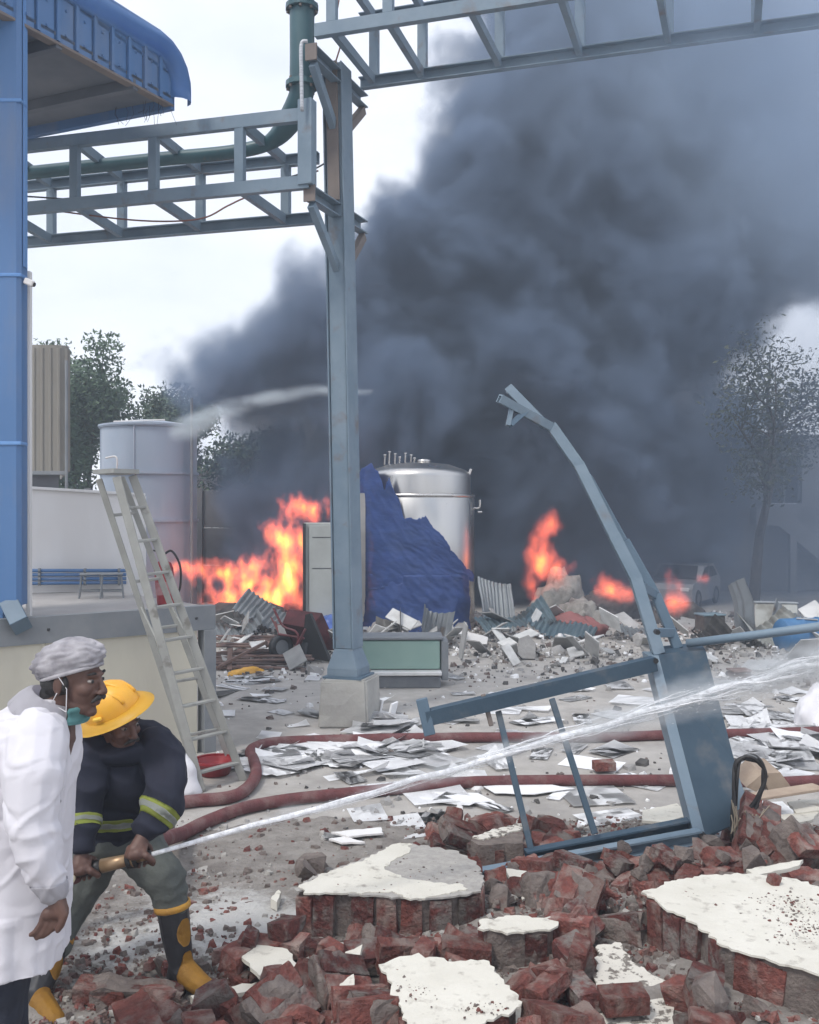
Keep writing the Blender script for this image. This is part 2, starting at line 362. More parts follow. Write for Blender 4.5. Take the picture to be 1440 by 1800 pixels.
path = [(N0 + Vector((0, 0, H_)), 0)] + [(N1 - ax * .24 + Vector((0, 0, H_)), 0)] + [(N1 - ax * .24 + ax * (.24 * math.sin(R(t))) - Vector((0, 0, .24 * (1 - math.cos(R(t))))) + Vector((0, 0, H_)), t) for t in (20, 40, 60, 80, 90)] + [(N1 + Vector((0, 0, .06)), 90)]
for q, t in path:
    up = Vector((0, 0, 1)) * math.cos(R(t)) + ax * math.sin(R(t)); rows.append([bm.verts.new(q + out * u + up * (v - .03)) for u, v in prof])
for i in range(len(rows) - 1):
    for k in range(len(prof) - 1): bm.faces.new((rows[i][k], rows[i][k + 1], rows[i + 1][k + 1], rows[i + 1][k]))
bmesh.ops.solidify(bm, geom=bm.faces[:], thickness=.012); A('eave_roll', bm, MATS['sheetblue_light'], True)
left = Vector((C2.x, C2.y, 0)) - Vector((C1.x, C1.y, 0)); left.normalize()
bm = bmesh.new(); prism(bm, [N0 + Vector((0, 0, .05)), N1 + Vector((0, 0, .05)), N1 + left * 3.2 + Vector((0, 0, .05)), N0 + left * 3.2 + Vector((0, 0, .05))], (0, 0, .03)); A('soffit', bm, MATS['soffit'])
bm = bmesh.new(); prism(bm, [N0 + Vector((0, 0, H_ + .12)), N1 + Vector((0, 0, H_ - .15)), N1 + left * 3.2 + Vector((0, 0, H_ + .1)), N0 + left * 3.2 + Vector((0, 0, H_ + .3))], (0, 0, .03)); A('roof_sheet', bm, MATS['sheetblue'])
bm = bmesh.new(); bar(bm, N1 + Vector((0, 0, .02)), N1 + left * 3.2 + Vector((0, 0, .02)), .06, .14); A('edge_angle', bm, MATS['sheetblue'])
for k in (.8, 1.7, 2.6):
    bm = bmesh.new(); bar(bm, N0 + ax * k + Vector((0, 0, -.0)), N0 + ax * k + left * 3.2, .07, .1); A('soffit_beam', bm, MATS['soffit'])
bm = bmesh.new(); bar(bm, N0 - out * .03 + Vector((0, 0, -.012)), N1 - out * .03 + Vector((0, 0, -.012)), .09, .025); A('drip_edge', bm, MATS['orange_brown'])
rnd = random.Random(5); bm = bmesh.new()
for k in range(16):
    q = N1 + left * rnd.uniform(.02, .5) - ax * rnd.uniform(0, .25) + Vector((0, 0, -.03)); tube(bm, [q, q + Vector((rnd.gauss(0, .015), 0, -rnd.uniform(.03, .10))), q + Vector((rnd.gauss(0, .03), 0, -rnd.uniform(.08, .2)))], .0022, 3)
A('hanging_fibres', bm, MATS['cable'])['kind'] = 'stuff'
# small camera on the column
o = empty('security_camera', 'small white camera on a bracket beside the blue column', 'camera', P(46, 497, 7.8)); 
bm = bmesh.new(); box(bm, (.03, -.01, 0), (.08, .05, .05), Matrix.Rotation(.4, 3, 'Y'), .008); obj('housing', bm, MATS['white_wall'], o)
bm = bmesh.new(); tube(bm, [(-.06, .1, .03), (0, 0, .0)], .012, 6); obj('bracket', bm, MATS['grey_steel'], o)
bm = bmesh.new(); tube(bm, [(.062, -.01, -.015), (.075, -.01, -.02)], .018, 8); obj('lens', bm, MATS['dark'], o)

# ---------------------------------------------------------------- pipe bridge: column, plinth, two trusses
r = empty('concrete_plinth', 'square concrete plinth under the blue steel column', 'plinth', (-.69, 10.05, 0))
bm = bmesh.new(); pb = [G(558, 1281), G(647, 1281)]; Yb = pb[0].y
xa, xb = pb[0].x, pb[1].x; 
v = [(xa, Yb, 0), (xb, Yb, 0), (xb + .12, Yb + .5, 0), (xa + .12, Yb + .5, 0)]; t_ = [(xa + .03, Yb + .02, .485), (xb - .02, Yb + .02, .485), (xb + .1, Yb + .48, .485), (xa + .14, Yb + .48, .485)]
vb = [bm.verts.new(q) for q in v + t_]
for q in ((0, 1, 5, 4), (1, 2, 6, 5), (2, 3, 7, 6), (3, 0, 4, 7), (4, 5, 6, 7), (3, 2, 1, 0)): bm.faces.new([vb[i] for i in q])
bmesh.ops.bevel(bm, geom=bm.edges[:], offset=.018, segments=2, affect='EDGES'); bmesh.ops.subdivide_edges(bm, edges=bm.edges[:], cuts=3, use_grid_fill=True); roughen(bm, .012, 7)
bmesh.ops.transform(bm, matrix=Matrix.Translation((.69, -10.05, 0)), verts=bm.verts); obj('block', bm, MATS['plinth'], r, smooth=False)

r = empty('pipe_bridge_column', 'tall blue-grey steel column with flared foot and bracket arms', 'column', (-.63, 10.1, .485)); A = Rel(r)
cb = Vector((-.635, 10.1, .485)); ct = P(592, 118, 10.1)           # foot and head of the shaft
tr = Vector((.956, -.292, 0)).normalized()                          # along the bridge, to the right and nearer
cr = Vector((.34, .94, 0)).normalized()                            # across the bridge, away from the camera
d = (ct - cb).normalized()
sh = bmesh.new(); s0 = cb + d * .30
def quad_prism(bm, c0, w0, h0, c1, w1, h1):
    a = [bm.verts.new(c0 + tr * (sx * w0 / 2) + cr * (sy * h0 / 2)) for sx, sy in ((-1, -1), (1, -1), (1, 1), (-1, 1))]
    b = [bm.verts.new(c1 + tr * (sx * w1 / 2) + cr * (sy * h1 / 2)) for sx, sy in ((-1, -1), (1, -1), (1, 1), (-1, 1))]
    for i in range(4): bm.faces.new((a[i], a[(i + 1) % 4], b[(i + 1) % 4], b[i]))
    bm.faces.new(a[::-1]); bm.faces.new(b)
quad_prism(sh, s0, .185, .24, ct, .175, .22); bmesh.ops.bevel(sh, geom=sh.edges[:], offset=.008, segments=1, affect='EDGES'); A('shaft', sh, MATS['steelblue'])
for sx in (-1, 1):
    bm = bmesh.new(); c0 = s0 + tr * sx * .105; c1 = ct + tr * sx * .10; bar(bm, c0 + cr * 0, c1, .016, .27, up=cr); A('flange', bm, MATS['steelblue'])
bm = bmesh.new(); quad_prism(bm, cb + d * .10, .33, .33, s0 + d * .0, .20, .25); quad_prism(bm, cb + d * .022, .33, .33, cb + d * .099, .33, .33); A('flared_foot', bm, MATS['steelblue'])
bm = bmesh.new(); box(bm, cb + Vector((0, 0, .01)), (.42, .42, .02), Matrix.Rotation(-.3, 3, 'Z')); A('base_plate', bm, MATS['steelblue_dark'])
def arms(pf, pb_, Yf, Yb_, dz, name):
    a, b = P(*pf, Yf), P(*pb_, Yb_); b.z = a.z
    bm = bmesh.new(); channel(bm, a, b, .10, .14, side=-1); A('bracket_arm', bm, MATS['steelblue'])
    bm = bmesh.new(); box(bm, a - cr * .012, (.12, .02, .16), Matrix.Rotation(-.3, 3, 'Z')); A('end_cap', bm, MATS['orange_brown'])
    for q, k in ((a, .9), (b, .6)):
        m_ = cb + d * ((q.z - dz - cb.z) / d.z); bm = bmesh.new(); bar(bm, q + (m_ - q).normalized() * .04 - Vector((0, 0, .07)), m_ + (q - m_).normalized() * .12, .07, .09, up=cr); A('brace', bm, MATS['steelblue'] if k > .7 else MATS['orange_brown'])
    return a, b
lo_f, lo_b = arms((545, 340), (640, 392), 9.45, 10.6, .68, 'low')
up_f, up_b = arms((548, 92), (640, 150), 9.45, 10.6, .62, 'up')
bm = bmesh.new(); bar(bm, cb + d * ((lo_f.z - cb.z) / d.z) - cr * .14 + Vector((0, 0, .1)), ct - cr * .14, .13, .02, up=cr); A('rusty_face_plate', bm, MATS['orange_brown'])

def truss(name, label, f0, f1, b0, b1, h, posts_f, posts_b, tf=.125):
    "f0-f1, b0-b1: bottom chords front and back (world); posts as fractions along"
    r = empty(name, label, 'pipe bridge', f0.lerp(b0, .5)); A = Rel(r); Z = Vector((0, 0, h))
    for a, b, n in ((f0, f1, 'bottom_chord'), (b0, b1, 'bottom_chord'), (f0 + Z, f1 + Z, 'top_chord'), (b0 + Z, b1 + Z, 'top_chord')):
        bm = bmesh.new(); channel(bm, a, b, .075, tf, .010, side=1 if a.y < b0.y - .3 else -1); A(n, bm, MATS['steelblue'])
    e = Vector((0, 0, tf / 2))
    for t in posts_f: bm = bmesh.new(); q = f0.lerp(f1, t); bar(bm, q + e, q + Z - e, .10, .07, up=cr); A('post', bm, MATS['steelblue'])
    for t in posts_b: bm = bmesh.new(); q = b0.lerp(b1, t); bar(bm, q + e, q + Z - e, .10, .07, up=cr); A('post', bm, MATS['steelblue'])
    for t, u in zip(posts_f, posts_b):
        for k in (0, 1):
            q, s = f0.lerp(f1, t) + Z * k, b0.lerp(b1, u) + Z * k; dd_ = (s - q).normalized() * .06
            bm = bmesh.new(); channel(bm, q + dd_, s - dd_, .06, .10, .009); A('cross_bar', bm, MATS['steelblue'])
    return A
f1, b1 = P(545, 333, 9.43), P(560, 372, 10.58); f1.z = b1.z = (f1.z + b1.z) / 2
f0, b0 = P(-60, 394, 10.45), P(-60, 442, 11.75); f0.z = b0.z = f1.z
fr = lambda x: (x + 60) / 605.0; fb = lambda x: (x + 60) / 620.0
A = truss('pipe_bridge', 'lower steel pipe bridge between the blue building and the column', f0, f1, b0, b1, .66, [fr(10), fr(146), fr(286), fr(432)], [fb(103), fb(231), fb(367), fb(508)])
bm = bmesh.new(); q = f1 + tr * -.03; bar(bm, q + Vector((0, 0, -.03)), q + Vector((0, 0, .80)), .15, .12, up=cr); A('end_post', bm, MATS['steelblue'])
LT = (f0, f1, b0, b1)
f0, b0 = P(555, 74, 9.43), P(632, 131, 10.58); f0.z = b0.z = (f0.z + b0.z) / 2
f1, b1 = f0 + tr * 8.6, b0 + tr * 8.6
pf = [.02]; pbk = [.02]; 
def frac(px, a, b):
    lo, hi = 0, 1
    for _ in range(40):
        m_ = (lo + hi) / 2; q = a.lerp(b, m_); x = 720 + F * q.x / q.y
        lo, hi = (m_, hi) if x < px else (lo, m_)
    return lo
pf += [frac(x, f0, f1) for x in (683, 827, 985, 1155, 1340)]; pbk += [frac(x, b0, b1) for x in (743, 879, 1020, 1175, 1330)]
A = truss('pipe_bridge', 'upper steel pipe bridge crossing the sky to the right of the column', f0, f1, b0, b1, .70, pf, pbk)
UT = (f0, f1, b0, b1)
# green pipe: comes down beside the column and lies in the lower bridge
r = empty('green_pipe', 'dark green flanged pipe dropping beside the column into the bridge', 'pipe', P(530, 200, 9.9)); A = Rel(r)
top = P(531, -260, 9.75); f0, f1, b0, b1 = LT; mid = lambda t: f0.lerp(f1, t).lerp(b0.lerp(b1, t), .5) + Vector((0, 0, .60))
e1 = P(531, 120, 9.75)
ptsg = spline([top, P(531, 20, 9.75), e1, P(527, 175, 9.8), mid(.90) + Vector((0, 0, .1)), mid(.80), mid(.6), mid(.3), mid(0.0)], 8)
bm = bmesh.new(); tube(bm, ptsg, [.125 if i < 28 else max(.075, .125 - .008 * (i - 28)) for i in range(len(ptsg))], 16); A('pipe', bm, MATS['pipe_green'], True)
for z in (150, 14):
    c = P(531, z, 9.75); bm = bmesh.new(); tube(bm, [c - Vector((0, 0, .025)), c + Vector((0, 0, .025))], .165, 16); fl = A('flange', bm, MATS['pipe_green'])
    for k in range(8):
        bm = bmesh.new(); q = c + Vector((.145 * math.cos(k * .785), .145 * math.sin(k * .785), 0)); tube(bm, [q - Vector((0, 0, .05)), q + Vector((0, 0, .05))], .014, 6); A('bolt', bm, MATS['orange_brown'])
bm = bmesh.new(); tube(bm, spline([P(541, 72, 9.3), P(530, 78, 9.3), P(530, 130, 9.3), P(531, 195, 9.32)], 6), .018, 8); tag(obj('conduit', bm, MATS['conduit'], smooth=True), 'pale ribbed conduit hanging down beside the green pipe', 'conduit')
for k, (pts, m_, lab) in enumerate((([(50, 360), (110, 372), (250, 388), (350, 385), (400, 362), (430, 348), (500, 322), (560, 300)], 'cable_red', 'thin reddish cable sagging through the lower bridge'),
                                    ([(40, 345), (200, 352), (380, 332), (480, 318), (545, 300), (575, 285)], 'cable', 'thin black cable lying through the lower bridge'),
                                    ([(596, 0), (590, 40), (600, 70), (590, 110)], 'cable_red', 'rust coloured cable hanging at the column head'),
                                    ([(612, 180), (618, 225), (616, 255), (608, 262)], 'cable', 'loose cable loop at the back of the column'))):
    bm = bmesh.new(); tube(bm, spline([P(x, y, 10.35 if k < 2 else 10.3) for x, y in pts], 6), .009, 6); tag(obj('cable', bm, MATS[m_], smooth=True), lab, 'cable')

# ---------------------------------------------------------------- far left: shed, silo, wall
r = empty('corrugated_shed', 'brown corrugated metal shed with a rounded corner', 'shed', P(75, 855, 15)); A = Rel(r)
Ys = 15.0; z0, z1 = P(0, 828, Ys).z, P(0, 612, Ys).z
path = [Vector((-7.2, Ys - .1, 0)), Vector(((100 - 720) / F * Ys, Ys, 0))]
cpt = path[1]; arc = [cpt + Vector((.14 * math.sin(R(t)), .14 * (1 - math.cos(R(t))), 0)) for t in (0, 30, 60, 90)] + [cpt + Vector((-.22, 1.0, 0)), cpt + Vector((-1.4, 4, 0))]
full = [path[0]] + arc
def corrug(bm, pts, z0, z1, pitch, depth):
    "ribbed wall sheet along a ground line"
    acc = 0; prev = None
    samples = []
    for a, b in zip(pts, pts[1:]):
        L_ = (b - a).length; n = max(1, int(L_ / (pitch / 6))); nn = Vector(((b - a).y, -(b - a).x, 0)).normalized()
        for k in range(n):
            s = acc + L_ * k / n; ph = (s / pitch) % 1; samples.append(a.lerp(b, k / n) + nn * (depth if ph < .3 else 0))
        acc += L_
    va = [bm.verts.new((q.x, q.y, z0)) for q in samples]; vb = [bm.verts.new((q.x, q.y, z1)) for q in samples]
    for i in range(len(va) - 1): bm.faces.new((va[i], va[i + 1], vb[i + 1], vb[i]))
    return bm
A('wall_sheet', corrug(bmesh.new(), full, z0, z1, .125, .022), MATS['shed'])
bm = bmesh.new(); prism(bm, [Vector((q.x, q.y, z1)) for q in full] + [Vector((-7.2, 19, z1))], (0, 0, .05)); A('roof', bm, MATS['shed'])
bm = bmesh.new(); bar(bm, (-7.2, Ys - .06, z0 - .03), (cpt.x + .15, Ys + .02, z0 - .03), .12, .06); A('bottom_rail', bm, MATS['grey_steel'])
bm = bmesh.new(); prism(bm, [(-7.2, Ys + .08, 0), (cpt.x - .02, Ys + .14, 0), (cpt.x - 1.5, 19, 0), (-7.2, 19, 0)], (0, 0, z0 - .06)); A('base_wall', bm, MATS['wall_grey'])
bm = bmesh.new(); box(bm, (cpt.x - .3, Ys + .02, z0 - .42), (.5, .3, .3)); A('dark_opening', bm, MATS['dark'])
bm = bmesh.new(); q = P(117, 700, 14.95); tube(bm, [Vector((q.x, q.y, .8)), Vector((q.x, q.y, z1 - .2))], .025, 8); A('drain_pipe', bm, MATS['grey_steel'])

r = empty('silo', 'pale grey steel silo with flanged rings behind the ladder', 'silo', P(244, 1000, 20) * 1.0); r.location.z = 0; A = Rel(r)
sc_, sr = Vector(((245 - 720) / F * 20.4, 21.2, 0)), 1.02
zz = [P(0, y, 20.2).z for y in (1075, 915, 830, 745)]; zz[0] = 0
for a, b in zip(zz, zz[1:]):
    bm = bmesh.new(); lathe(bm, [(sr, a + .02), (sr, b - .02)], sc_, 40); A('shell_ring', bm, MATS['silo'], True)
for a in zz[1:]:
    bm = bmesh.new(); lathe(bm, [(sr - .01, a - .03), (sr + .045, a - .03), (sr + .045, a + .03), (sr - .01, a + .03)], sc_, 40); A('ring_flange', bm, MATS['silo'])
bm = bmesh.new(); lathe(bm, [(sr + .06, zz[3] - .005), (sr + .06, zz[3] + .035), (.3, zz[3] + .16), (0, zz[3] + .16)], sc_, 40); A('lid', bm, MATS['silo'])
bm = bmesh.new(); bar(bm, P(200, 741, 20.3), P(290, 738, 20.3), .05, .03); A('lid_rail', bm, MATS['white_wall'])
for px in (235, 161):
    bm = bmesh.new(); q = P(px, 900, 20.15); yy = sc_.y - math.sqrt(max(.0, sr * sr - (q.x - sc_.x) ** 2)); bar(bm, (q.x, yy - .01, zz[1]), (q.x, yy - .01, zz[3]), .03, .03, up=Vector((0, 1, 0))); A('seam', bm, MATS['silo'])
bm = bmesh.new(); tube(bm, spline([P(186, 805, 20.0), P(205, 804, 19.95), P(205, 830, 19.95)], 5), .02, 8); A('handle_pipe', bm, MATS['white_wall'])
q = P(337, 900, 20.6); bm = bmesh.new(); tube(bm, [(q.x, q.y, 0), (q.x, q.y, P(0, 700, 20.6).z)], .03, 8); tag(obj('vent_pipe', bm, MATS['grey_steel']), 'thin vertical pipe standing beside the silo', 'pipe')

r = empty('boundary_wall', 'grey panelled boundary wall behind the flames on the left', 'wall', (-7, 23.5, 0)); A = Rel(r)
for k in range(7):
    x = -10.5 + k * 1.35; zt_ = P(0, 862, 23.5).z
    bm = bmesh.new(); bar(bm, (x, 23.5, 0), (x, 23.5, zt_ + .05), .16, .16, up=Vector((0, 1, 0))); A('post', bm, MATS['wall_grey'])
    for j in range(3):
        h = zt_ / 3; bm = bmesh.new(); box(bm, (x + .675, 23.52, h * (j + .5)), (1.20, .07, h - .008), bevel=.01); A('panel', bm, MATS['wall_grey'])

# ---------------------------------------------------------------- far right: building with stair, seen through smoke
r = empty('far_building', 'grey two-storey building with outside stair, dim behind the smoke', 'building', P(1400, 1050, 27)); r.location.z = 0; A = Rel(r)
Yb2 = 27.0; zt_ = P(0, 775, Yb2).z; xl = P(1235, 0, Yb2).x
wx0, wx1, wz0, wz1 = P(1355, 0, Yb2).x, P(1410, 0, Yb2).x, P(0, 885, Yb2).z, P(0, 800, Yb2).z
bm = bmesh.new()
for c, s in (((xl, wx0), (0, zt_)), ((wx1, xl + 9), (0, zt_)), ((wx0, wx1), (0, wz0)), ((wx0, wx1), (wz1, zt_))):
    box(bm, ((c[0] + c[1]) / 2, Yb2 + .15, (s[0] + s[1]) / 2), (c[1] - c[0], .3, s[1] - s[0]))
A('wall', bm, MATS['building'])
bm = bmesh.new(); box(bm, (xl + 4.5, Yb2 + 3, zt_ + .08), (9.4, 6.4, .16)); A('roof_slab', bm, MATS['building'])
bm = bmesh.new(); box(bm, (xl + .15, Yb2 + 3.2, zt_ / 2), (.3, 5.7, zt_ - .02)); A('side_wall', bm, MATS['building'])
bm = bmesh.new(); box(bm, ((wx0 + wx1) / 2, Yb2 + .2, (wz0 + wz1) / 2), (wx1 - wx0 - .02, .04, wz1 - wz0 - .02)); wn = A('window', bm, MATS['dark'])
for s in (-1, 0, 1):
    bm = bmesh.new(); x = (wx0 + wx1) / 2 + s * (wx1 - wx0 - .06) / 2; box(bm, (x, Yb2 + .16, (wz0 + wz1) / 2), (.05, .05, wz1 - wz0 - .024)); A('frame', bm, MATS['grey_steel'], sub=None)
sa, sb = P(1330, 890, 26.4), P(1480, 985, 26.4)
bm = bmesh.new(); prism(bm, [sa, P(1375, 888, 26.4), sb, sb - Vector((0, 0, .5)), P(1370, 925, 26.4), sa - Vector((0, 0, .5))], (0, .5, 0)); A('stair_flight', bm, MATS['building'])
bm = bmesh.new(); q = P(1393, 950, 26.35); bar(bm, (q.x, 26.35, 0), (q.x, 26.35, 1.6), .18, .18, up=Vector((0, 1, 0))); A('stair_pillar', bm, MATS['building'])

# ---------------------------------------------------------------- trees
def leaf_cloud(bm, centers, n, size, rnd, spread):
    for _ in range(n):
        c = rnd.choice(centers); q = c + Vector((max(-1.5, min(1.5, rnd.gauss(0, 1))), max(-1.5, min(1.5, rnd.gauss(0, 1))), max(-1.3, min(1.3, rnd.gauss(0, .8))))) * spread
        a = Vector((rnd.gauss(0, 1), rnd.gauss(0, 1), rnd.gauss(0, 1))).normalized(); b = a.orthogonal().normalized(); s = size * rnd.uniform(.6, 1.4)
        vs_ = [bm.verts.new(q + a * s * u + b * s * v) for u, v in ((-1, 0), (0, -.45), (1, 0), (0, .45))]; bm.faces.new(vs_)
def tree(name, label, base, h, cw, seed, leaves, size, spread=.3, mt='leaf', trunk=.14, bare=0.0, crown_from=.3, group='trees behind the yard'):
    rnd = random.Random(seed); r = empty(name, label, 'tree', base, group); bm = bmesh.new(); tips = []
    def grow(p, d, L_, rad, depth):
        pts = [p]; q = p.copy(); dd = d.copy()
        for k in range(4):
            dd = (dd + Vector((rnd.gauss(0, .12), rnd.gauss(0, .12), rnd.gauss(0, .06) + .03))).normalized(); q = q + dd * L_ / 4; pts.append(q.copy())
        tube(bm, pts, [rad * (1 - .13 * i) for i in range(5)], 6, cap=False)
        if depth == 0: tips.append(q.copy()); tips.append(pts[2]); return
        if depth <= 2: tips.extend([pts[3], pts[4]])
        for k in range(rnd.choice((3, 4)) if depth > 1 else 3):
            a = rnd.uniform(0, 6.28); sp = rnd.uniform(.45, 1.0)
            nd = (dd + Vector((math.cos(a) * sp * cw, math.sin(a) * sp * cw, rnd.uniform(-.1, .35)))).normalized()
            grow(pts[rnd.choice((2, 3, 4))], nd, L_ * rnd.uniform(.55, .8), rad * .5, depth - 1)
    grow(Vector((0, 0, 0)), Vector((rnd.gauss(0, .05), 0, 1)).normalized(), h * .42, trunk, 3)
    obj('trunk', bm, MATS['bark'], r, smooth=True)
    bm = bmesh.new(); leaf_cloud(bm, tips, leaves, size, rnd, spread); obj('crown', bm, MATS[mt], r)
    zmax = max(t.z for t in tips)
    s = h / zmax; r.scale = (s, s, s); return r
def at0(px, Y): v = P(px, 900, Y); v.z = 0; return v
tree('leafy_tree', 'tall leafy green tree between the brown shed and the silo', at0(140, 27), 6.5, .55, 3, 30000, .06, .26)
tree('leafy_tree', 'leafy green tree rising just behind the silo lid', at0(275, 29), 5.7, .62, 8, 28000, .06, .26)
tree('leafy_tree', 'green tree top showing above the brown shed roof', at0(60, 30), 7.0, .5, 12, 20000, .06, .26)
tree('leafy_tree', 'low green tree right of the silo, half lost in smoke', at0(385, 28), 4.4, .8, 21, 26000, .06, .26)
tree('thin_tree', 'dark sparse tree in front of the far building', at0(1325, 23.0), 6.3, 1.25, 31, 9000, .05, .30, 'leaf_dark', .13)
bm = bmesh.new(); rnd = random.Random(4); pts = spline([P(340, 842, 22), P(365, 845, 22), P(400, 858, 22), P(440, 866, 22)], 5); tube(bm, pts, .018, 5); leaf_cloud(bm, [Vector(p) for p in pts[:9]], 130, .045, rnd, .16)
tag(obj('dry_branch', bm, mat('pale_leaf', (.5, .5, .48), (.4, .4, .38))), 'dry pale branch reaching right from the silo', 'branch')
# ---------------------------------------------------------------- stainless tank and tarp
TC = Vector(((736 - 720) / F * 18.5, 18.6, 0)); TR = 1.075
r = empty('steel_tank', 'tall upright stainless steel tank with domed top', 'tank', TC); Z = lambda py: P(0, py, 18.0).z
zband, zsh, ztop = Z(870), Z(836), Z(811)
bm = bmesh.new(); lathe(bm, [(TR - .02, .12), (TR, .14), (TR, zband - .06), (TR - .015, zband - .04)], seg=72); obj('lower_shell', bm, MATS['stainless'], r, smooth=True)
bm = bmesh.new(); lathe(bm, [(TR - .02, zband - .045), (TR + .012, zband - .035), (TR + .012, zband + .005), (TR - .02, zband + .02)], seg=72); obj('band', bm, MATS['stainless'], r, smooth=True)
r2 = TR - .075; prof = [(r2, zband + .01), (r2, zsh - .02)] + [(r2 - .22 + .22 * math.cos(R(t)), zsh - .02 + .17 * math.sin(R(t))) for t in (15, 30, 45, 60, 75)] + [(.6, ztop - .035), (.3, ztop), (0, ztop + .01)]
bm = bmesh.new(); lathe(bm, prof, seg=72); obj('dome', bm, MATS['stainless'], r, smooth=True)
bm = bmesh.new(); lathe(bm, [(TR + .03, 0), (TR + .03, .12), (TR - .05, .121)], seg=48); obj('skirt', bm, MATS['stainless_dirty'], r)
for px, h in ((676, .14), (684, .2), (694, .16), (702, .1), (712, .17), (722, .14), (728, .08)):
    x = (px - 736) / F * 18.5; bm = bmesh.new(); tube(bm, [(x, -.1, ztop - .04), (x + .01, -.1, ztop + h)], .016, 6); nz_ = obj('nozzle', bm, MATS['stainless_dirty'], r)
    bm = bmesh.new(); tube(bm, [(x + .01, -.1, ztop + h), (x + .01, -.1, ztop + h + .02)], .032, 8); obj('flange', bm, MATS['stainless'], nz_)
bm = bmesh.new(); lathe(bm, [(0, 0), (.13, 0), (.13, .06), (0, .08)], (.1, -.2, ztop - .01), 20); obj('manhole', bm, MATS['stainless'], r, smooth=True)
for sx in (-1, 1):
    bm = bmesh.new(); box(bm, (sx * (r2 - .02), -.1, zsh + .08), (.05, .03, .14), Matrix.Rotation(sx * .4, 3, 'Y'), .008); obj('lifting_lug', bm, MATS['stainless'], r)
bm = bmesh.new(); tube(bm, spline([(TR - .02, -.2, Z(893)), (TR + .06, -.2, Z(893)), (TR + .09, -.2, Z(888)), (TR + .09, -.2, Z(878))], 4), .02, 8); tube(bm, [(TR + .05, -.2, Z(900)), (TR + .13, -.2, Z(900))], .02, 8); obj('side_valve', bm, MATS['stainless'], r)
bm = bmesh.new(); box(bm, (-TR + .02, -.55, 1.3), (.12, .1, 2.5)); obj('side_conduit', bm, MATS['stainless_dirty'], r)

def drape(name, label, xs, top, bot, rad, seed, folds, nz_=46, amp=.06, flare=0.0):
    "cloth wrapped round the tank; xs: photo columns; top/bot: functions of the column"
    bm = bmesh.new(); rows = []
    for i, px in enumerate(xs):
        u = (px - 736) / 100.0; th = math.asin(max(-.995, min(.995, u * .99))); rr_ = []
        for k in range(nz_ + 1):
            t = k / nz_; z = Z(top(px) + (bot(px) - top(px)) * t); z = max(z, .02)
            q = Vector((px * .02, z * 1.1, seed))
            o = amp * (.9 * noise.noise(Vector((px * .022 + z * .7, z * 1.6 - px * .012, seed))) + .6 * (.5 - 2 * abs(noise.noise(Vector((px * .035 - z * .9, z * 1.5 + px * .02, seed + 4))))) + .3 * (.5 - 2 * abs(noise.noise(Vector((px * .05 + z, z * 5.0 + px * .05, seed + 7))))) + .35 * (.4 - 1.6 * abs(noise.noise(Vector((px * .06 + z * 2, z * 11 + px * .05, seed + 11))))) + .12 * noise.noise(Vector((px * .15, z * 22, seed))))
            rad_ = rad + .035 + amp * .6 + o + flare * t * t
            rr_.append(bm.verts.new((TC.x + rad_ * math.sin(th), TC.y - rad_ * math.cos(th), z)))
        rows.append(rr_)
    for i in range(len(rows) - 1):
        for k in range(nz_): bm.faces.new((rows[i][k], rows[i + 1][k], rows[i + 1][k + 1], rows[i][k + 1]))
    bmesh.ops.solidify(bm, geom=bm.faces[:], thickness=.006)
    return bm
def pw(pts):
    def g(x):
        for (a, ya), (b, yb) in zip(pts, pts[1:]):
            if x <= b: return ya + (yb - ya) * max(0, (x - a)) / (b - a)
        return pts[-1][1]
    return g
r = empty('blue_tarp', 'torn blue tarpaulin hanging round the lower half of the tank', 'tarpaulin', TC); A = Rel(r)
top = pw([(634, 850), (642, 822), (660, 815), (672, 835), (681, 862), (688, 838), (694, 858), (704, 880), (712, 910), (738, 912), (746, 905), (758, 926), (772, 940), (790, 968), (806, 990), (826, 1008), (838, 1014)])
bot = pw([(634, 1075), (642, 1040), (700, 1025), (760, 1022), (812, 1016), (838, 1030)])
tj = lambda x: top(x) + 5 * noise.noise(Vector((x * .12, 2, 0))) + 4 * noise.noise(Vector((x * .4, 5, 0)))
bj = lambda x: bot(x) + 5 * noise.noise(Vector((x * .3, 8, 0)))
xs = [636 + 192 * k / 110 for k in range(111)]
A('upper_sheet', drape('t', '', xs, tj, bj, TR + .015, 1.0, .09, 64, .036), MATS['tarp'], True)
xs = [648 + 170 * k / 90 for k in range(91)]
A('lower_sheet', drape('t', '', xs, lambda x: 1008, lambda x: 1106 + 5 * noise.noise(Vector((x * .2, 1, 0))), TR + .01, 6.0, .05, 30, .05, .05), MATS['tarp'], True)

# ---------------------------------------------------------------- cabinet, counter, wheelbarrow
Yc = 17.2; c0 = P(565, 1052, Yc); c0.z = 0
r = empty('steel_cabinet', 'tall grey metal cabinet standing in front of the blaze', 'cabinet', c0, rot=(0, 0, .12)); hz_ = P(0, 919, Yc).z
m = mat('cabinet', (.40, .42, .40), (.33, .34, .32), 2, .5, c3=(.2, .18, .15), s3=1.6, lo3=.62)
bm = bmesh.new(); box(bm, (.06, .25, hz_ / 2), (.72, .5, hz_), bevel=.012); obj('body', bm, m, r)
bm = bmesh.new(); box(bm, (.09, -.012, hz_ / 2), (.62, .018, hz_ - .1), bevel=.005); dr = obj('door', bm, m, r)
bm = bmesh.new(); box(bm, (.34, -.03, 1.0), (.02, .02, .14), bevel=.004); obj('handle', bm, MATS['dark'], dr)
bm = bmesh.new(); box(bm, (-.30, .2, hz_ / 2), (.05, .55, hz_ - .02)); obj('charred_side', bm, MATS['black'], r)
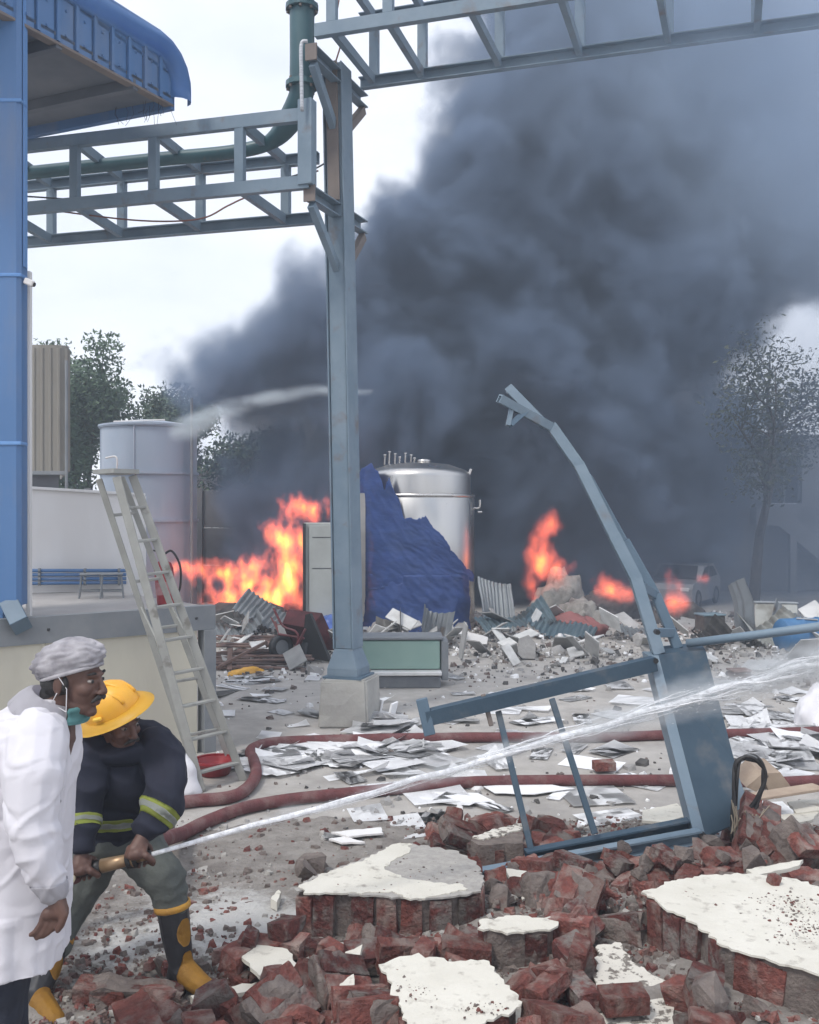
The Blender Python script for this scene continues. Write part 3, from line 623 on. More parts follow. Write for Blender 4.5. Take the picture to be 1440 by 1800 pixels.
for z in (1.2, 1.75):
    bm = bmesh.new(); box(bm, (.09, -.024, z), (.5, .006, .012)); obj('vent_slot', bm, MATS['dark'], dr)

b0 = G(652, 1210); b1 = G(776, 1210); w_ = b1.x - b0.x
r = empty('glass_counter', 'pale green shop counter lying on the yard behind the column', 'counter', (b0.x + w_ / 2, b0.y, 0), rot=(0, 0, .02))
mg = mat('counter_green', (.22, .34, .30), (.26, .38, .33), 2, .35); mw = mat('counter_white', (.72, .72, .72), (.6, .6, .58), 4, .5)
bm = bmesh.new(); box(bm, (0, .25, .075), (w_ * .98, .5, .15), bevel=.01); obj('base', bm, mat('counter_dark', (.11, .12, .14), (.16, .17, .18), 4, .6), r)
bm = bmesh.new(); box(bm, (0, .24, .185), (w_ + .01, .56, .05), bevel=.01); obj('rail', bm, mw, r)
bm = bmesh.new(); box(bm, (-.06, .32, .40), (w_ + .1, .44, .36), bevel=.012); obj('front_panel', bm, mg, r)
bm = bmesh.new(); box(bm, (-.05, .34, .61), (w_ + .16, .52, .035), bevel=.008); obj('top', bm, MATS['grey_steel'], r)
bm = bmesh.new(); box(bm, (w_ / 2 + .05, .32, .33), (.09, .46, .5), bevel=.01); obj('end_panel', bm, MATS['grey_steel'], r)

c0 = P(532, 1150, 14.3); c0.z = 0
r = empty('wheelbarrow', 'dark red wheelbarrow tipped up beside the burning heap', 'wheelbarrow', c0, rot=(0, 0, -.25))
mr_ = mat('barrow_red', (.17, .03, .035), (.09, .02, .022), 4, .6, bump=.1); 
bm = bmesh.new(); 
vs_ = [bm.verts.new(q) for q in ((-.30, -.05, .55), (.16, -.12, .50), (.12, .1, .18), (-.22, .1, .22), (-.36, .35, .72), (.2, .3, .68), (.42, .45, .1), (-.1, .5, .1))]
for q in ((0, 1, 2, 3), (4, 5, 1, 0), (5, 6, 2, 1), (6, 7, 3, 2), (7, 4, 0, 3)): bm.faces.new([vs_[i] for i in q])
bmesh.ops.solidify(bm, geom=bm.faces[:], thickness=.02); obj('tray', bm, mr_, r)
bm = bmesh.new(); prism(bm, [(.10, -.16, .70), (.17, -.16, .72), (.46, -.1, .02), (.02, -.1, .06)], (.02, .05, .0)); obj('side_plate', bm, MATS['black'], r)
for s, pts in enumerate(([(-.42, -.1, .78), (-.26, -.12, .52), (.0, -.2, .42), (-.05, -.2, .06)], [(.12, -.2, .5), (.02, -.22, .3), (-.1, -.22, .12)], [(-.32, -.14, .40), (.1, -.2, .36)])):
    bm = bmesh.new(); tube(bm, spline(pts, 4), .018, 8); obj('handle' if s == 0 else 'frame_tube', bm, mr_, r, smooth=True)
def wheel(parent, c, rad, ax_, wname='wheel'):
    M = Vector((0, 0, 1)).rotation_difference(Vector(ax_)).to_matrix().to_4x4()
    w_ = obj(wname, lathe(bmesh.new(), [(rad * .35, -.035), (rad * .6, -.03), (rad * .6, .03), (rad * .35, .035), (0, .036)], seg=20), MATS['grey_steel'], parent, smooth=False)
    w_.matrix_local = Matrix.Translation(Vector(c)) @ M
    t = obj('tyre', lathe(bmesh.new(), [(rad * .6, -.045), (rad * .85, -.06), (rad, -.04), (rad, .04), (rad * .85, .06), (rad * .6, .045)], seg=24), MATS['black'], w_, smooth=True)
    return w_
wheel(r, (-.30, -.1, .2), .19, (.8, -.6, .1)); wheel(r, (.12, .0, .17), .17, (.9, -.4, 0))

# ---------------------------------------------------------------- stepladder with platform
# top near the dock edge, feet on the yard
T = [P(175, 838, 7.75), P(205, 832, 7.55), P(238, 830, 7.75)]
Bq = [G(345, 1372), G(358, 1393), G(432, 1372)]
r = empty('stepladder', 'tall grey aluminium stepladder with a platform top', 'ladder', (Bq[1].x, Bq[1].y, 0)); A = Rel(r)
def rail(a, b, w_=.03, h=.066): return bar(bmesh.new(), a, b, h, w_, up=Vector((.2, -1, .1)))
FL, FRr = P(205, 838, 7.55), P(233, 836, 7.72); BL, BRr = G(355, 1392), G(428, 1372)
A('stile', rail(FL, BL), MATS['alu']); A('stile', rail(FRr, BRr), MATS['alu'])
for k in range(9):
    t = .1 + .105 * k; a, b = FL.lerp(BL, t), FRr.lerp(BRr, t); bm = bmesh.new(); bar(bm, a, b, .05, .022); A('tread', bm, MATS['alu'])
RL, RRr = P(174, 842, 7.85), P(214, 838, 8.0); CL, CR = G(346, 1365), G(410, 1352); CL = Vector((CL.x, CL.y, 0)); CR = Vector((CR.x, CR.y, 0))
A('rear_stile', rail(RL, CL, .03, .05), MATS['alu']); A('rear_stile', rail(RRr, CR, .03, .05), MATS['alu'])
for t in (.12, .34, .5, .68, .86):
    bm = bmesh.new(); bar(bm, RL.lerp(CL, t), RRr.lerp(CR, t), .025, .025); A('rear_brace', bm, MATS['alu'])
bm = bmesh.new(); pt = [P(163, 836, 7.75), P(200, 838, 7.5), P(245, 832, 7.7), P(208, 828, 8.05)]; zt_ = sum(q.z for q in pt) / 4
prism(bm, [Vector((q.x, q.y, zt_)) for q in pt], (0, 0, .035)); A('platform', bm, MATS['alu'])
bm = bmesh.new(); tube(bm, [FL.lerp(BL, .58), RL.lerp(CL, .42) + Vector((0, 0, .0))], .008, 6); A('spreader', bm, MATS['alu'])
bm = bmesh.new(); tube(bm, [FRr.lerp(BRr, .58), RRr.lerp(CR, .42)], .008, 6); A('spreader', bm, MATS['alu'])

# fire extinguisher on the dock
q = P(294, 1052, 9.15); q.z = DZ - .012
r = empty('fire_extinguisher', 'red fire extinguisher with black hose standing on the dock', 'extinguisher', q, rot=(0, -.10, 0)); h = .42
bm = bmesh.new(); lathe(bm, [(0, 0), (.085, 0), (.09, .02), (.09, h - .08), (.075, h - .03), (.035, h), (.03, h + .03), (0, h + .03)], seg=28); obj('cylinder', bm, MATS['red'], r, smooth=True)
bm = bmesh.new(); lathe(bm, [(.092, .1), (.0925, .1), (.0925, .22), (.092, .22)], seg=28); obj('label_band', bm, mat('label_band', (.45, .25, .25), (.33, .1, .1), 8), r)
bm = bmesh.new(); box(bm, (0, 0, h + .055), (.05, .04, .05), bevel=.006); vb_ = obj('valve', bm, MATS['black'], r)
bm = bmesh.new(); box(bm, (-.05, 0, h + .095), (.13, .022, .014), Matrix.Rotation(.3, 3, 'Y')); obj('lever', bm, MATS['black'], vb_)
bm = bmesh.new(); tube(bm, spline([(.02, 0, h + .06), (.10, -.02, h + .08), (.165, -.03, h - .06), (.15, -.03, h - .25), (.11, -.03, h - .34)], 6), .011, 8); obj('hose', bm, MATS['black'], r, smooth=True)

# red crate and white sack by the ladder feet
q = G(378, 1362); r = empty('red_basin', 'red plastic basin on the ground behind the ladder feet', 'basin', q)
bm = bmesh.new(); lathe(bm, [(0, .01), (.12, .01), (.16, .12), (.175, .125), (.165, .115), (.115, .02), (0, .02)], seg=24); obj('bowl', bm, MATS['red'], r, smooth=True)
bm = bmesh.new(); lathe(bm, [(.165, .118), (.19, .118), (.19, .135), (.165, .135), (.165, .118)], seg=24); obj('rim', bm, MATS['red'], r)
mwh = mat('white_cloth', (.78, .77, .79), (.68, .67, .70), 3, .85, bump=.3, bscale=12)
bm = bmesh.new(); bmesh.ops.create_icosphere(bm, subdivisions=4, radius=1)
for v in bm.verts: v.co = Vector((v.co.x * .15, v.co.y * .13, max(-.02, v.co.z) * .34 * (1 - .25 * abs(v.co.x)) + .0))
roughen(bm, .05, 6); 
for v in bm.verts: v.co.z = max(0, v.co.z)
tag(obj('white_sack', bm, mwh, loc=G(322, 1392), smooth=True), 'crumpled white sack on the ground beside the ladder', 'sack')

# ---------------------------------------------------------------- fallen blue frame
r = empty('fallen_frame', 'twisted blue-grey steel frame toppled onto the brick rubble', 'steel frame', G(1255, 1475, .2)); A = Rel(r)
SB, SD = MATS['steelblue'], MATS['steelblue_dark']
mdk = mat('frame_blue', (.03, .06, .092), (.045, .08, .115), 3, .6, bump=.15, bscale=25, c3=(.13, .135, .14), s3=3.5, lo3=.54, hi3=.74, detail=10)
# box column
q0, q1, q2, q3 = P(1148, 1152, 6.25), P(1240, 1142, 6.3), P(1292, 1340, 6.05), P(1228, 1474, 5.75)
q2b = P(1284, 1452, 5.85)
bm = bmesh.new(); prism(bm, [q0, q1, q2, q2b, P(1244, 1474, 5.78), q3], (.03, .22, .02)); bmesh.ops.bevel(bm, geom=[e for e in bm.edges if e.calc_face_angle(0) > .5], offset=.006, segments=1, affect='EDGES'); A('box_column', bm, mdk)
bm = bmesh.new(); prism(bm, [q0 + Vector((-.03, -.004, .0)), q0 + Vector((.035, -.004, 0)), q3 + Vector((.045, -.004, 0)), q3 + Vector((-.02, -.004, 0))], (0, .18, 0)); A('side_flange', bm, SB)
bm = bmesh.new(); prism(bm, [P(1292, 1345, 6.05), P(1320, 1425, 6.0), P(1284, 1462, 5.9), P(1280, 1440, 5.95)], (0, .06, 0)); A('gusset', bm, SB)
# bent main beam: two channels, kinked head
main = [P(1157, 1146, 6.3), P(1117, 1015, 6.38), P(1080, 943, 6.42), P(1018, 818, 6.48), P(970, 750, 6.5)]
for a, b, wd in zip(main, main[1:], (.075, .074, .07, .068)):
    d_ = (b - a).normalized() * .012
    bm = bmesh.new(); channel(bm, a - d_, b + d_, wd, .06, .012, up=Vector((0, -1, 0)), side=1); A('bent_beam', bm, SB)
sec = [P(1192, 1140, 6.42), P(1152, 1045, 6.5), P(1098, 950, 6.55), P(1036, 838, 6.56), P(975, 755, 6.56)]
for a, b, wd in zip(sec, sec[1:], (.065, .06, .035, .025)):
    bm = bmesh.new(); bar(bm, a, b, wd, .05, up=Vector((0, -1, 0))); A('bent_beam', bm, SD)
for t in ((P(1128, 1032, 6.36), P(1150, 1046, 6.5)), (P(1150, 1112, 6.33), P(1182, 1112, 6.44))):
    bm = bmesh.new(); bar(bm, t[0], t[1], .05, .06); A('batten', bm, SD)
for a, b, wd, m_ in ((P(972, 752, 6.5), P(878, 700, 6.3), .055, SB), (P(958, 748, 6.54), P(894, 682, 6.7), .06, SD), (P(925, 722, 6.4), P(896, 747, 6.35), .035, SD), (P(900, 714, 6.36), P(893, 748, 6.35), .03, SB)):
    bm = bmesh.new(); channel(bm, a, b, wd, .05, .01, up=Vector((0, -1, 0)), side=1); A('torn_end', bm, m_)
# upper arm with end plate, rungs, lower beams
ua, ub = P(1150, 1166, 6.2), P(748, 1262, 5.9)
bm = bmesh.new(); channel(bm, ua, ub, .08, .09, .012, side=-1); A('upper_arm', bm, mdk)
bm = bmesh.new(); bar(bm, P(741, 1228, 5.9), P(756, 1292, 5.88), .07, .05, up=Vector((0, -1, 0))); A('end_plate', bm, SD)
bm = bmesh.new(); bar(bm, P(849, 1220, 6.0), P(864, 1276, 5.97), .03, .04, up=Vector((0, -1, 0))); A('stub', bm, MATS['orange_brown'])
for a, b in (((876, 1250), (937, 1508)), ((970, 1228), (1046, 1466))):
    bm = bmesh.new(); bar(bm, P(*a, 6.0), P(*b, 5.72), .038, .03, up=Vector((0, -1, 0))); A('rung', bm, mdk)
for a, b, wd in (((925, 1506), (1224, 1448), .075), ((848, 1540), (1232, 1470), .085)):
    bm = bmesh.new(); channel(bm, P(*a, 5.7 if wd < .08 else 5.58), P(*b, 5.85 if wd < .08 else 5.72), .07, wd, .012, side=-1); A('lower_beam', bm, mdk if wd < .08 else SB)
bm = bmesh.new(); tube(bm, [P(1208, 1131, 6.35), P(1330, 1116, 6.1), P(1560, 1086, 5.7)], .028, 12); A('handrail', bm, SB, True)
for px, py in ((1150, 1160), (1234, 1466), (1153, 1110)):
    bm = bmesh.new(); q = P(px, py, 5.75 if py > 1400 else 6.2); tube(bm, [q, q + Vector((0, -.05, 0))], .018, 6); A('bolt', bm, MATS['black'])

# cable bundle beside the frame foot
r = empty('cable_bundle', 'looped bundle of frayed cables at the foot of the fallen frame', 'cables', P(1290, 1460, 5.8)); A = Rel(r)
rnd = random.Random(2)
for k in range(7):
    j = lambda: rnd.gauss(0, 2.2)
    pts = [(1286, 1478), (1290, 1420), (1292, 1370), (1298, 1338), (1318, 1330), (1338, 1340), (1343, 1362), (1336, 1395), (1322 - 4 * k, 1440 + rnd.uniform(0, 25))]
    bm = bmesh.new(); tube(bm, spline([P(x + j(), y + j(), 5.78 + rnd.gauss(0, .015)) for x, y in pts], 5), rnd.choice((.006, .009, .011)), 6); A('cable', bm, MATS[rnd.choice(('cable', 'cable', 'grey_steel'))], True)
mst = mat('straw', (.42, .36, .27), (.3, .25, .19), 9)
for k in range(14):
    a = P(1290 + rnd.uniform(-8, 30), 1468 + rnd.uniform(-6, 6), 5.72); b = a + Vector((rnd.gauss(.03, .06), rnd.gauss(0, .04), rnd.uniform(.1, .26)))
    bm = bmesh.new(); tube(bm, [a, a.lerp(b, .5) + Vector((.01, 0, .01)), b], .004, 4); A('frayed_strand', bm, mst)

# ---------------------------------------------------------------- fire hoses
mh = mat('hose', (.16, .055, .056), (.115, .043, .045), 9, .8, bump=.5, bscale=60, c3=(.22, .15, .14), s3=5, lo3=.5, hi3=.75, spec=.3)
def hose(pts, rad, label, seg=14):
    pp = spline([Vector(p) for p in pts], 10); bm = bmesh.new(); tube(bm, pp, [rad * (1 + .05 * noise.noise(Vector((i * .3, 0, 0)))) for i in range(len(pp))], seg); return tag(obj('fire_hose', bm, mh, smooth=True), label, 'hose', 'fire hoses across the yard')
hg = lambda px, py, z=.048: G(px, py, z)
hose([hg(180, 1455), hg(300, 1416), hg(340, 1408), hg(400, 1402), hg(432, 1388), hg(450, 1362), hg(446, 1336), hg(440, 1322), hg(452, 1312), hg(490, 1304), hg(600, 1300), hg(750, 1297), hg(900, 1296), hg(1050, 1296), hg(1200, 1291), hg(1330, 1289), hg(1500, 1283), hg(1650, 1275)], .048, 'dark red hose that bends round the ladder foot and runs behind')
# nozzle end of the second hose: see the firefighter
NZ0, NZ1 = P(146, 1530, 4.08), P(266, 1502, 4.06)                   # tail and tip of the nozzle
hose([NZ0 - (NZ1 - NZ0) * .1, P(85, 1548, 4.12), P(40, 1560, 4.4), P(60, 1545, 4.8), P(150, 1513, 5.0), P(240, 1488, 5.15), hg(318, 1466, .10), hg(360, 1446), hg(430, 1420), hg(520, 1404), hg(640, 1392), hg(760, 1380), hg(850, 1374), hg(1000, 1372), hg(1200, 1372), hg(1340, 1376), hg(1450, 1372), hg(1650, 1366)], .046, 'nearer dark red hose leading to the firefighter nozzle')
# ---------------------------------------------------------------- bricks
mat('brick', (.225, .082, .068), (.135, .055, .048), 30, .95, bump=1.0, bscale=38, vary=.32, c3=(.27, .205, .18), s3=9, lo3=.46, hi3=.64, dist=.03, spec=.15, detail=9)
mat('brick_deep', (.16, .055, .048), (.085, .038, .036), 30, .95, bump=1.0, bscale=38, vary=.32, c3=(.19, .165, .15), s3=12, lo3=.45, hi3=.60, dist=.03, spec=.15, detail=9)
mat('mortar', (.21, .175, .155), (.13, .105, .095), 14, .95, bump=.9, bscale=45, c3=(.13, .075, .065), s3=9, lo3=.56, hi3=.66, dist=.02)
mat('render_coat', (.40, .38, .35), (.31, .295, .275), 26, .95, bump=.6, bscale=70, dist=.01)
mat('plaster', (.66, .635, .565), (.59, .565, .495), 4, .9, bump=.5, bscale=22, c3=(.34, .31, .27), s3=13, lo3=.56, hi3=.72, dist=.012, detail=12, spec=.2)
mat('plaster_speckled', (.66, .63, .56), (.58, .55, .49), 5, .9, bump=.5, bscale=30, c3=(.17, .15, .13), s3=22, lo3=.52, hi3=.58, dist=.012)
def brick_mesh(rnd, size, broken, nm='brick', m='brick'):
    sx, sy, sz = (k / 2 for k in size); pts = []; cut = rnd.uniform(-.2, .5) if broken else None
    for a in (-1, 1):
        for b in (-1, 1):
            for c in (-1, 1):
                x = sx * a
                if broken and a > 0: x = sx * (cut + rnd.uniform(-.28, .28))
                q = Vector((x, sy * b, sz * c)) + Vector((rnd.gauss(0, .002), rnd.gauss(0, .002), rnd.gauss(0, .002))); k = rnd.choice((.004, .007, .012, .03 if broken else .016))
                for ax in range(3):
                    t = q.copy(); t[ax] -= math.copysign(k * rnd.uniform(.5, 1.5), (a, b, c)[ax]); pts.append(t)
    if broken:
        for _ in range(3): pts.append(Vector((sx * (cut + rnd.uniform(-.1, .35)), sy * rnd.uniform(-.7, .7), sz * rnd.uniform(-.7, .7))))
    bm = bmesh.new(); hull(bm, pts); bmesh.ops.subdivide_edges(bm, edges=[e for e in bm.edges if e.calc_length() > .025], cuts=1, use_grid_fill=True); bmesh.ops.triangulate(bm, faces=bm.faces[:])
    sd_ = rnd.uniform(0, 90); roughen(bm, .009 if broken else .005, 24, sd_); roughen(bm, .005 if broken else .003, 60, sd_)
    me = bpy.data.meshes.new(nm); bm.to_mesh(me); bm.free(); me.materials.append(MATS[m]); return me
rb = random.Random(11)
WHOLE = [brick_mesh(rb, (.225, .108, .072), False, m=rb.choice(('brick', 'brick', 'brick_deep'))) for _ in range(8)]
BROKEN = [brick_mesh(rb, (.225, .108, .074), True, m=rb.choice(('brick', 'brick', 'brick_deep'))) for _ in range(12)]
HEAD = [brick_mesh(rb, (.104, .085, .225), False, m=rb.choice(('brick', 'brick_deep', 'brick_deep'))) for _ in range(6)] + [brick_mesh(rb, (.104, .08, .20), False, m='brick') for _ in range(2)]
def lump_mesh(rnd, size, m, nm='lump'):
    bm = bmesh.new(); hull(bm, [Vector((rnd.gauss(0, 1), rnd.gauss(0, 1), rnd.gauss(0, .8))).normalized() * size * rnd.uniform(.7, 1.15) for _ in range(16)]); me = bpy.data.meshes.new(nm); bm.to_mesh(me); bm.free(); me.materials.append(MATS[m]); return me
LUMP = [lump_mesh(rb, rb.uniform(.045, .085), 'mortar') for _ in range(8)]

# height map over the foreground so that pieces rest on each other
HX0, HY0, HC, HNX, HNY = -2.4, 2.6, .025, 232, 216
hm = [[mound(HX0 + i * HC, HY0 + j * HC) + .012 for i in range(HNX)] for j in range(HNY)]
blocked = [[False] * HNX for _ in range(HNY)]
def cells(x, y, rad):
    i0, j0 = int((x - HX0) / HC), int((y - HY0) / HC); k = int(rad / HC) + 1
    for j in range(max(0, j0 - k), min(HNY, j0 + k + 1)):
        for i in range(max(0, i0 - k), min(HNX, i0 + k + 1)):
            if (HX0 + i * HC - x) ** 2 + (HY0 + j * HC - y) ** 2 <= rad * rad: yield i, j
def stamp(poly, z, block=True):
    xs_ = [p[0] for p in poly]; ys_ = [p[1] for p in poly]
    for j in range(max(0, int((min(ys_) - HY0) / HC)), min(HNY, int((max(ys_) - HY0) / HC) + 1)):
        for i in range(max(0, int((min(xs_) - HX0) / HC)), min(HNX, int((max(xs_) - HX0) / HC) + 1)):
            if inside((HX0 + i * HC, HY0 + j * HC), poly): hm[j][i] = max(hm[j][i], z); blocked[j][i] = blocked[j][i] or block

# ---------------------------------------------------------------- fallen wall fragments: plaster face up, bricks on end round the edge
def fragment(label, outline, z, th, seed, faces, rot=(0, 0, 0), core='mortar', group='fallen pieces of brick wall', jit=.008):
    "outline, faces: photo pixels on the plane z. faces: list of (pixels, material, name)"
    rnd = random.Random(seed); o2 = [G(*p, z).to_2d() for p in outline]; c = sum(o2, Vector((0, 0))) / len(o2)
    o2 = [p - c for p in o2]
    r = empty('wall_fragment', label, 'wall piece', (c.x, c.y, z - th), group, rot)
    area = sum(a.x * b.y - b.x * a.y for a, b in zip(o2, o2[1:] + o2[:1])); sg = 1 if area > 0 else -1
    ins = []
    for i in range(len(o2)):                                           # the core keeps 2-3 cm inside the brick faces
        a, b, d_ = o2[i - 1], o2[i], o2[(i + 1) % len(o2)]; t = (d_ - a).normalized(); nn = Vector((-t.y, t.x)) * sg; ins.append(b + nn * .026)
    bm = bmesh.new(); prism(bm, [Vector((*p, 0.0)) for p in jag(ins, .05, .007, seed)], (0, 0, th - .02)); bmesh.ops.triangulate(bm, faces=bm.faces[:]); obj('mortar_core', bm, MATS[core], r)
    for k, (px, m_, nm) in enumerate(faces):
        q = [G(*p, z).to_2d() - c for p in px]; bm = bmesh.new(); prism(bm, [Vector((*p, th - .0195 + .0045 * k)) for p in jag(q, .022, jit, seed + k)], (0, 0, .009)); obj(nm, bm, MATS[m_], r)
    for i in range(len(o2)):
        a, b = o2[i], o2[(i + 1) % len(o2)]; L_ = (b - a).length; t = (b - a).normalized(); nn = Vector((-t.y, t.x)) * sg; s = rnd.uniform(.045, .075)
        while s < L_ - .03:
            if rnd.random() < .93:
                q = a + t * s + nn * (.047 + rnd.gauss(0, .008)); hb = .225
                o = obj('brick', rnd.choice(HEAD), None, r, (q.x, q.y, th - .021 - hb / 2 - rnd.uniform(0, .014)), (rnd.gauss(0, .04), rnd.gauss(0, .04), math.atan2(t.y, t.x) + rnd.gauss(0, .05))); o.scale = (rnd.uniform(.9, 1.06), 1, min(1.0, (th - .02) / .225 + .02))
            s += rnd.uniform(.116, .132)
    stamp([p + c for p in o2], z); return r
A_out = [(518, 1560), (545, 1540), (620, 1512), (698, 1482), (725, 1479), (800, 1491), (838, 1511), (852, 1545), (846, 1562), (800, 1571), (740, 1577), (660, 1569), (590, 1566)]
A_pl = [(524, 1557), (560, 1536), (640, 1510), (690, 1482), (720, 1480), (722, 1492), (692, 1510), (676, 1524), (706, 1540), (742, 1545), (815, 1553), (822, 1560), (760, 1573), (722, 1578), (690, 1564), (600, 1568), (545, 1568)]
fragment('brick wall slab with torn cream plaster and bare grey patch, left of the frame', A_out, .34, .27, 1, [(A_out, 'render_coat', 'render_coat'), (A_pl, 'plaster', 'plaster')])
B_out = [(1126, 1566), (1180, 1545), (1250, 1534), (1320, 1531), (1390, 1539), (1450, 1556), (1600, 1600), (1600, 1745), (1440, 1708), (1330, 1676), (1266, 1657), (1226, 1624)]
fragment('largest brick wall slab, clean cream plaster on top, at the right edge', B_out, .45, .27, 2, [(B_out, 'plaster', 'plaster')], rot=(0, .01, 0))
C_out = [(668, 1690), (705, 1678), (770, 1680), (800, 1688), (862, 1688), (882, 1714), (920, 1753), (904, 1768), (858, 1780), (802, 1806), (742, 1822), (718, 1785), (700, 1742), (684, 1714)]
fragment('cracked cream plastered wall slab at the bottom centre', C_out, .38, .27, 3, [(C_out, 'plaster', 'plaster')], rot=(.05, -.02, 0))
E_out = [(842, 1613), (900, 1605), (974, 1609), (982, 1620), (968, 1630), (900, 1634), (850, 1630)]
fragment('small brick wall block with flat cream top between two larger slabs', E_out, .37, .27, 4, [(E_out, 'plaster', 'plaster')])
D_out = [(1050, 1664), (1090, 1660), (1110, 1690), (1150, 1712), (1172, 1730), (1192, 1790), (1178, 1850), (1060, 1850), (1046, 1760)]
fragment('narrow slab of dirt-speckled plaster at the bottom right', D_out, .26, .16, 5, [(D_out, 'plaster_speckled', 'plaster')], rot=(.06, 0, 0))
M_out = [(820, 1470), (860, 1452), (925, 1440), (930, 1452), (926, 1478), (840, 1482)]
fragment('low broken brick wall piece behind the blue lower beam', M_out, .22, .2, 6, [([(830, 1468), (864, 1455), (925, 1442), (924, 1452), (850, 1472)], 'plaster_speckled', 'plaster')])

def chip(label, px, z, seed, m='plaster', th=.018, rot=(0, 0, 0), group='plaster pieces among the bricks', name='plaster_piece', cat='plaster'):
    q = [G(*p, z).to_2d() for p in px]; c = sum(q, Vector((0, 0))) / len(q); bm = bmesh.new()
    pl = [Vector((*(p - c), 0)) for p in jag(q, .03, .004, seed)]; prism(bm, pl, (0, 0, th))
    stamp(q, z + .004)
    return tag(obj(name, bm, MATS[m], None, (c.x, c.y, z - th), rot), label, cat, group)
chip('smooth cream plaster piece lying on the red bricks, left foreground', [(425, 1682), (450, 1660), (505, 1668), (527, 1700), (505, 1722), (480, 1706), (466, 1724), (440, 1700)], .19, 1)
chip('leaf-shaped cream plaster chip in the brick pile', [(590, 1702), (610, 1677), (640, 1671), (632, 1700), (615, 1720)], .25, 2, rot=(.2, -.15, 0))
chip('long white plaster wedge at the firefighter boot tip', [(335, 1750), (390, 1738), (452, 1726), (430, 1744), (350, 1760)], .13, 3, th=.03)
chip('T-shaped cream plaster scrap near the bottom edge', [(437, 1762), (488, 1762), (487, 1776), (478, 1792), (468, 1777), (437, 1777)], .2, 4, rot=(.1, 0, 0))
chip('white bent plaster scrap left of the cracked slab', [(575, 1742), (622, 1722), (626, 1757), (612, 1746), (590, 1752)], .25, 5, rot=(.3, 0, .0))
chip('pale cream plaster wedge just under the blue lower beam', [(890, 1532), (940, 1536), (997, 1540), (1000, 1550), (960, 1560), (918, 1572)], .24, 6, rot=(.15, 0, 0))
chip('rounded white plaster piece at the bottom frame edge', [(880, 1780), (930, 1768), (948, 1790), (940, 1822), (890, 1818)], .27, 7)
chip('flat white plaster piece on the right bank, upper of two', [(1384, 1410), (1450, 1406), (1460, 1420), (1400, 1426)], .3, 8, rot=(.1, 0, 0))
chip('flat white plaster piece on the right bank, lower of two', [(1370, 1432), (1440, 1425), (1430, 1440), (1388, 1450)], .28, 9)
chip('thin white plaster strip just behind the largest slab', [(1312, 1528), (1412, 1511), (1402, 1522), (1330, 1538)], .42, 10)
chip('white plaster shard under the foot of the frame', [(1155, 1497), (1228, 1488), (1222, 1500), (1160, 1509)], .24, 11)
chip('broad white plaster sheet behind the second rung', [(1130, 1424), (1190, 1412), (1215, 1430), (1170, 1446), (1128, 1442)], .1, 12)
chip('flat white strip lying left of the brick pile, upper of two', [(582, 1462), (670, 1454), (674, 1464), (612, 1470)], .05, 13, 'white_wall', .012)
chip('flat white strip lying left of the brick pile, lower of two', [(578, 1474), (604, 1470), (642, 1480), (600, 1481)], .04, 14, 'white_wall', .012)
chip('small upright white chip left of the torn slab', [(476, 1580), (490, 1564), (494, 1568), (487, 1586)], .1, 15, th=.05)

# ---------------------------------------------------------------- lumps of brickwork still held by mortar
def cluster(px, py, z, nx_, ny_, nz_, rot, seed, label):
    rnd = random.Random(seed); q = G(px, py, z); r = empty('brickwork_lump', label, 'masonry', (q.x, q.y, z), 'lumps of brickwork', rot); cx, cy, cz = .118, .235, .086
    for i in range(nx_):
        for j in range(ny_):
            for k in range(nz_):
                if rnd.random() < .13: continue
                off = .06 * (k % 2); o = obj('brick', rnd.choice(WHOLE), None, r, ((j - (ny_ - 1) / 2) * cy + off + rnd.gauss(0, .005), (i - (nx_ - 1) / 2) * cx + rnd.gauss(0, .004), (k - (nz_ - 1) / 2) * cz), (rnd.gauss(0, .03), rnd.gauss(0, .03), rnd.gauss(0, .03)))
    bm = bmesh.new(); box(bm, (.03, 0, 0), (cy * ny_ * .84, cx * nx_ * .85, cz * nz_ * .88)); bmesh.ops.subdivide_edges(bm, edges=bm.edges[:], cuts=5, use_grid_fill=True); roughen(bm, .03, 9, seed); roughen(bm, .014, 26, seed); obj('mortar', bm, MATS['mortar'], r)
    for i, j in cells(q.x, q.y, .13): hm[j][i] = max(hm[j][i], z + .05); blocked[j][i] = True
for k, (px, py, z, n, rot, lab) in enumerate((
        (575, 1735, .22, (2, 1, 2), (.5, .3, .6), 'tilted lump of brickwork left of the cracked slab'), (640, 1800, .24, (2, 1, 3), (1.3, .1, .2), 'upright lump of brickwork at the bottom edge left of centre'),
        (1010, 1590, .26, (2, 1, 3), (.3, -.5, 1.0), 'steep lump of brickwork left of the largest slab'), (1085, 1640, .22, (1, 2, 2), (.2, .35, 2.4), 'long leaning lump of brickwork below the largest slab corner'),
        (940, 1580, .2, (2, 1, 2), (.8, .2, .4), 'lump of brickwork in front of the blue lower beam'), (1395, 1490, .36, (2, 1, 3), (.6, .3, .5), 'large lump of brickwork on the right bank'),
        (1330, 1470, .3, (2, 2, 2), (.4, -.3, 1.2), 'lump of brickwork right of the frame foot'), (230, 1745, .1, (1, 2, 1), (.1, .1, .05), 'flat pair of bricks left of the firefighter boot'),
        (790, 1470, .15, (2, 1, 2), (.3, .4, .3), 'small lump of brickwork behind the torn slab'), (470, 1790, .2, (2, 1, 2), (.7, -.2, .9), 'lump of brickwork below the T-shaped scrap'), (660, 1660, .17, (1, 1, 2), (.9, .5, .3), 'leaning lump of brickwork against the torn slab'))):
    cluster(px, py, z, *n, rot, k + 40, lab)

